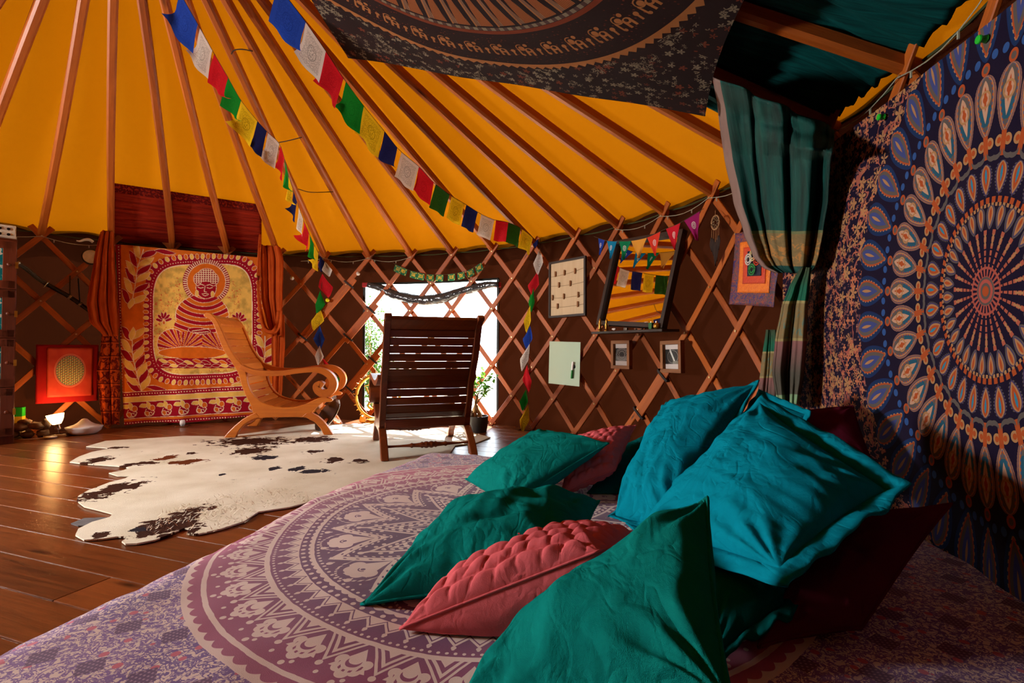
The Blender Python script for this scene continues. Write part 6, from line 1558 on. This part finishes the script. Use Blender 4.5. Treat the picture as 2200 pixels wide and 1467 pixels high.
for q, (dx, dy, dz) in enumerate(((-.08, .02, .10), (-.05, -.03, .16), (.0, .02, .20), (.05, .0, .22), (.10, .02, .20), (.08, -.03, .12), (.13, .0, .26), (-.03, .03, .24), (.15, .02, .14), (-.09, 0, .04), (.05, .03, .30), (.16, 0, .24))):
    b0 = tk[-1]-V((0, 0, .03*(q % 3))); tip = tb+V((dx, dy, .14+dz*.9)); mid = b0.lerp(tip, .5)+V((rn.uniform(-.01, .01), rn.uniform(-.01, .01), .01)); br_ = smooth_path([b0, mid, tip], 4)
    g = G(); g.tube(br_, .0035, 5, scale=[1.2-.8*i/(len(br_)-1) for i in range(len(br_))]); g.build('branch', BARK, rt)
    for l_ in range(11):
        c_ = br_[rn.randint(len(br_)//2, len(br_)-1)]+V((rn.uniform(-.022, .022), rn.uniform(-.02, .02), rn.uniform(-.018, .018)))
        if leaf0 is None: leaf0 = lg.build('leaf', LEAF.m, rt, local=True); o_ = leaf0
        else: o_ = leaf0.copy(); C0.objects.link(o_); o_.parent = rt
        o_.location = c_-world_loc(rt); o_.rotation_euler = (rn.uniform(-.9, .7), rn.uniform(-.8, .8), rn.uniform(0, 6.28)); s_ = rn.uniform(1.1, 1.8); o_.scale = (s_, s_, s_)
o_ = blob(p+V((-.062, -.05, .165)), .040, 8, (.75, .6, 1.25)).build('white_stone', plain('milky_stone', lin(190, 190, 180), .4), smooth=True); props(o_, 'milky white stone standing on the bonsai bowl', 'stone')

# ------------------------------------------------------------------ knobs, cords and lights on the frame
for nm, px, py, cc_, lab in (('lattice_knob', 628, 598, lin(190, 186, 180), 'silver ball knob on the lattice beside the orange drape'), ('lattice_knob', 770, 588, lin(190, 186, 180), 'silver ball knob on the lattice left of the green script flags'), ('lattice_knob', 704, 645, lin(214, 206, 20), 'yellow ball knob on the lattice near the prayer flags')):
    p = on_wall(px, py, 2.925); g = G(); rad = V((p.x-CY.x, p.y-CY.y, 0)).normalized(); g.lathe([(.006, -.016), (.008, -.006), (.018, 0), (.020, .010), (.014, .022), (.003, .026)], p, 14, (-rad).to_track_quat('Z', 'Y').to_matrix()); o_ = g.build(nm, plain('knob_%d' % px, cc_, .3, .5), smooth=True); props(o_, lab, 'knob')
for i, (pts_, lab) in enumerate(([((497, 116), (503, 108), (520, 106), (543, 110)), 'dark cord tied between two rafters highest up'], [((600, 306), (620, 302), (648, 295)), 'dark cord tied between two rafters by the prayer flags'], [((640, 406), (668, 413), (716, 412)), 'dark cord looped between two rafters lowest down'])):
    g = G(); g.tube(smooth_path([on_roof(x_, y_, .055) for x_, y_ in pts_], 6), .0035, 5); o_ = g.build('rafter_cord', plain('dark_cord_%d' % i, lin(50, 34, 22), .9)); props(o_, lab, 'cord')
# fairy-light wire under the eaves
WIRE = plain('clear_wire', lin(150, 150, 130), .3, .5); DARKROPE = plain('olive_rope', lin(50, 56, 28), .9)
rt = empty('fairy_lights', cyl(ang(13), 2.93, 1.55), 'fairy light wire with tiny clear bulbs strung under the eaves', 'string lights')
for a0, a1 in ((-1, 4), (4.5, 7), (12, 18.5)):
    pts_ = []; n_ = int((a1-a0)*6)
    for i in range(n_+1):
        k = a0+(a1-a0)*i/n_; pts_.append(cyl(ang(k), 2.935, 1.60-.035*abs(sin(pi*k))))
    g = G(); g.tube(pts_, .002, 4); g.build('wire', WIRE, rt)
    for i in range(1, n_, 3):
        g = G(); g.tube([pts_[i], pts_[i]+V((0, 0, -.022))], .0035, 5); g.build('bulb', WIRE, rt)
g = G(); g.tube([cyl(ang(-2+i*.25), 3.0, 1.642-.012*abs(sin(pi*i*.25))) for i in range(85)], .005, 5); o_ = g.build('eave_rope', DARKROPE); props(o_, 'dark olive rope running along the eaves', 'rope')
# shrub outside the window
rt = empty('garden_shrub', on_floor(800, 880)+V((-.25, 1.2, -.1)), 'sunlit green shrub outside the window beyond the lattice', 'shrub')
rn = random.Random(21); base = at(800, 850, 6.3); base.z = -.07; g = G(); gl_ = G()
for q in range(26):
    a = rn.uniform(0, 6.28); h = rn.uniform(.55, 1.45); sp_ = rn.uniform(.05, .42); tip = base+V((sp_*cos(a), sp_*sin(a)*.8, h)); mid = base+V((sp_*.3*cos(a), sp_*.3*sin(a), h*.5)); br_ = smooth_path([base, mid, tip], 6); g.tube(br_, .008, 5, scale=[1-.75*i/(len(br_)-1) for i in range(len(br_))])
    for l_ in range(150):
        c_ = br_[min(len(br_)-1, int(len(br_)*rn.uniform(.22, 1)))]+V((rn.gauss(0, .07), rn.gauss(0, .07), rn.gauss(0, .06))); d_ = V((rn.gauss(0, 1), rn.gauss(0, 1), rn.gauss(.3, .7))).normalized(); s_ = d_.cross(V((rn.gauss(0, 1), rn.gauss(0, 1), rn.gauss(0, 1)))).normalized(); L_ = rn.uniform(.03, .055)
        gl_.add([c_, c_+d_*L_*.5+s_*L_*.22, c_+d_*L_, c_+d_*L_*.5-s_*L_*.22], [(0, 1, 2, 3)])
g.build('stem', BARK, rt); fo = gl_.build('foliage', (lambda M: (M.color(M.ramp(M.noise(M.obj(), 30, 2), [(.3, lin(16, 46, 8)), (.7, lin(52, 88, 22))])), M.translucent(.3, lin(70, 110, 20)), M.m)[2])(Mat('shrub_leaf', .6, .2)), rt); fo['kind'] = 'stuff'
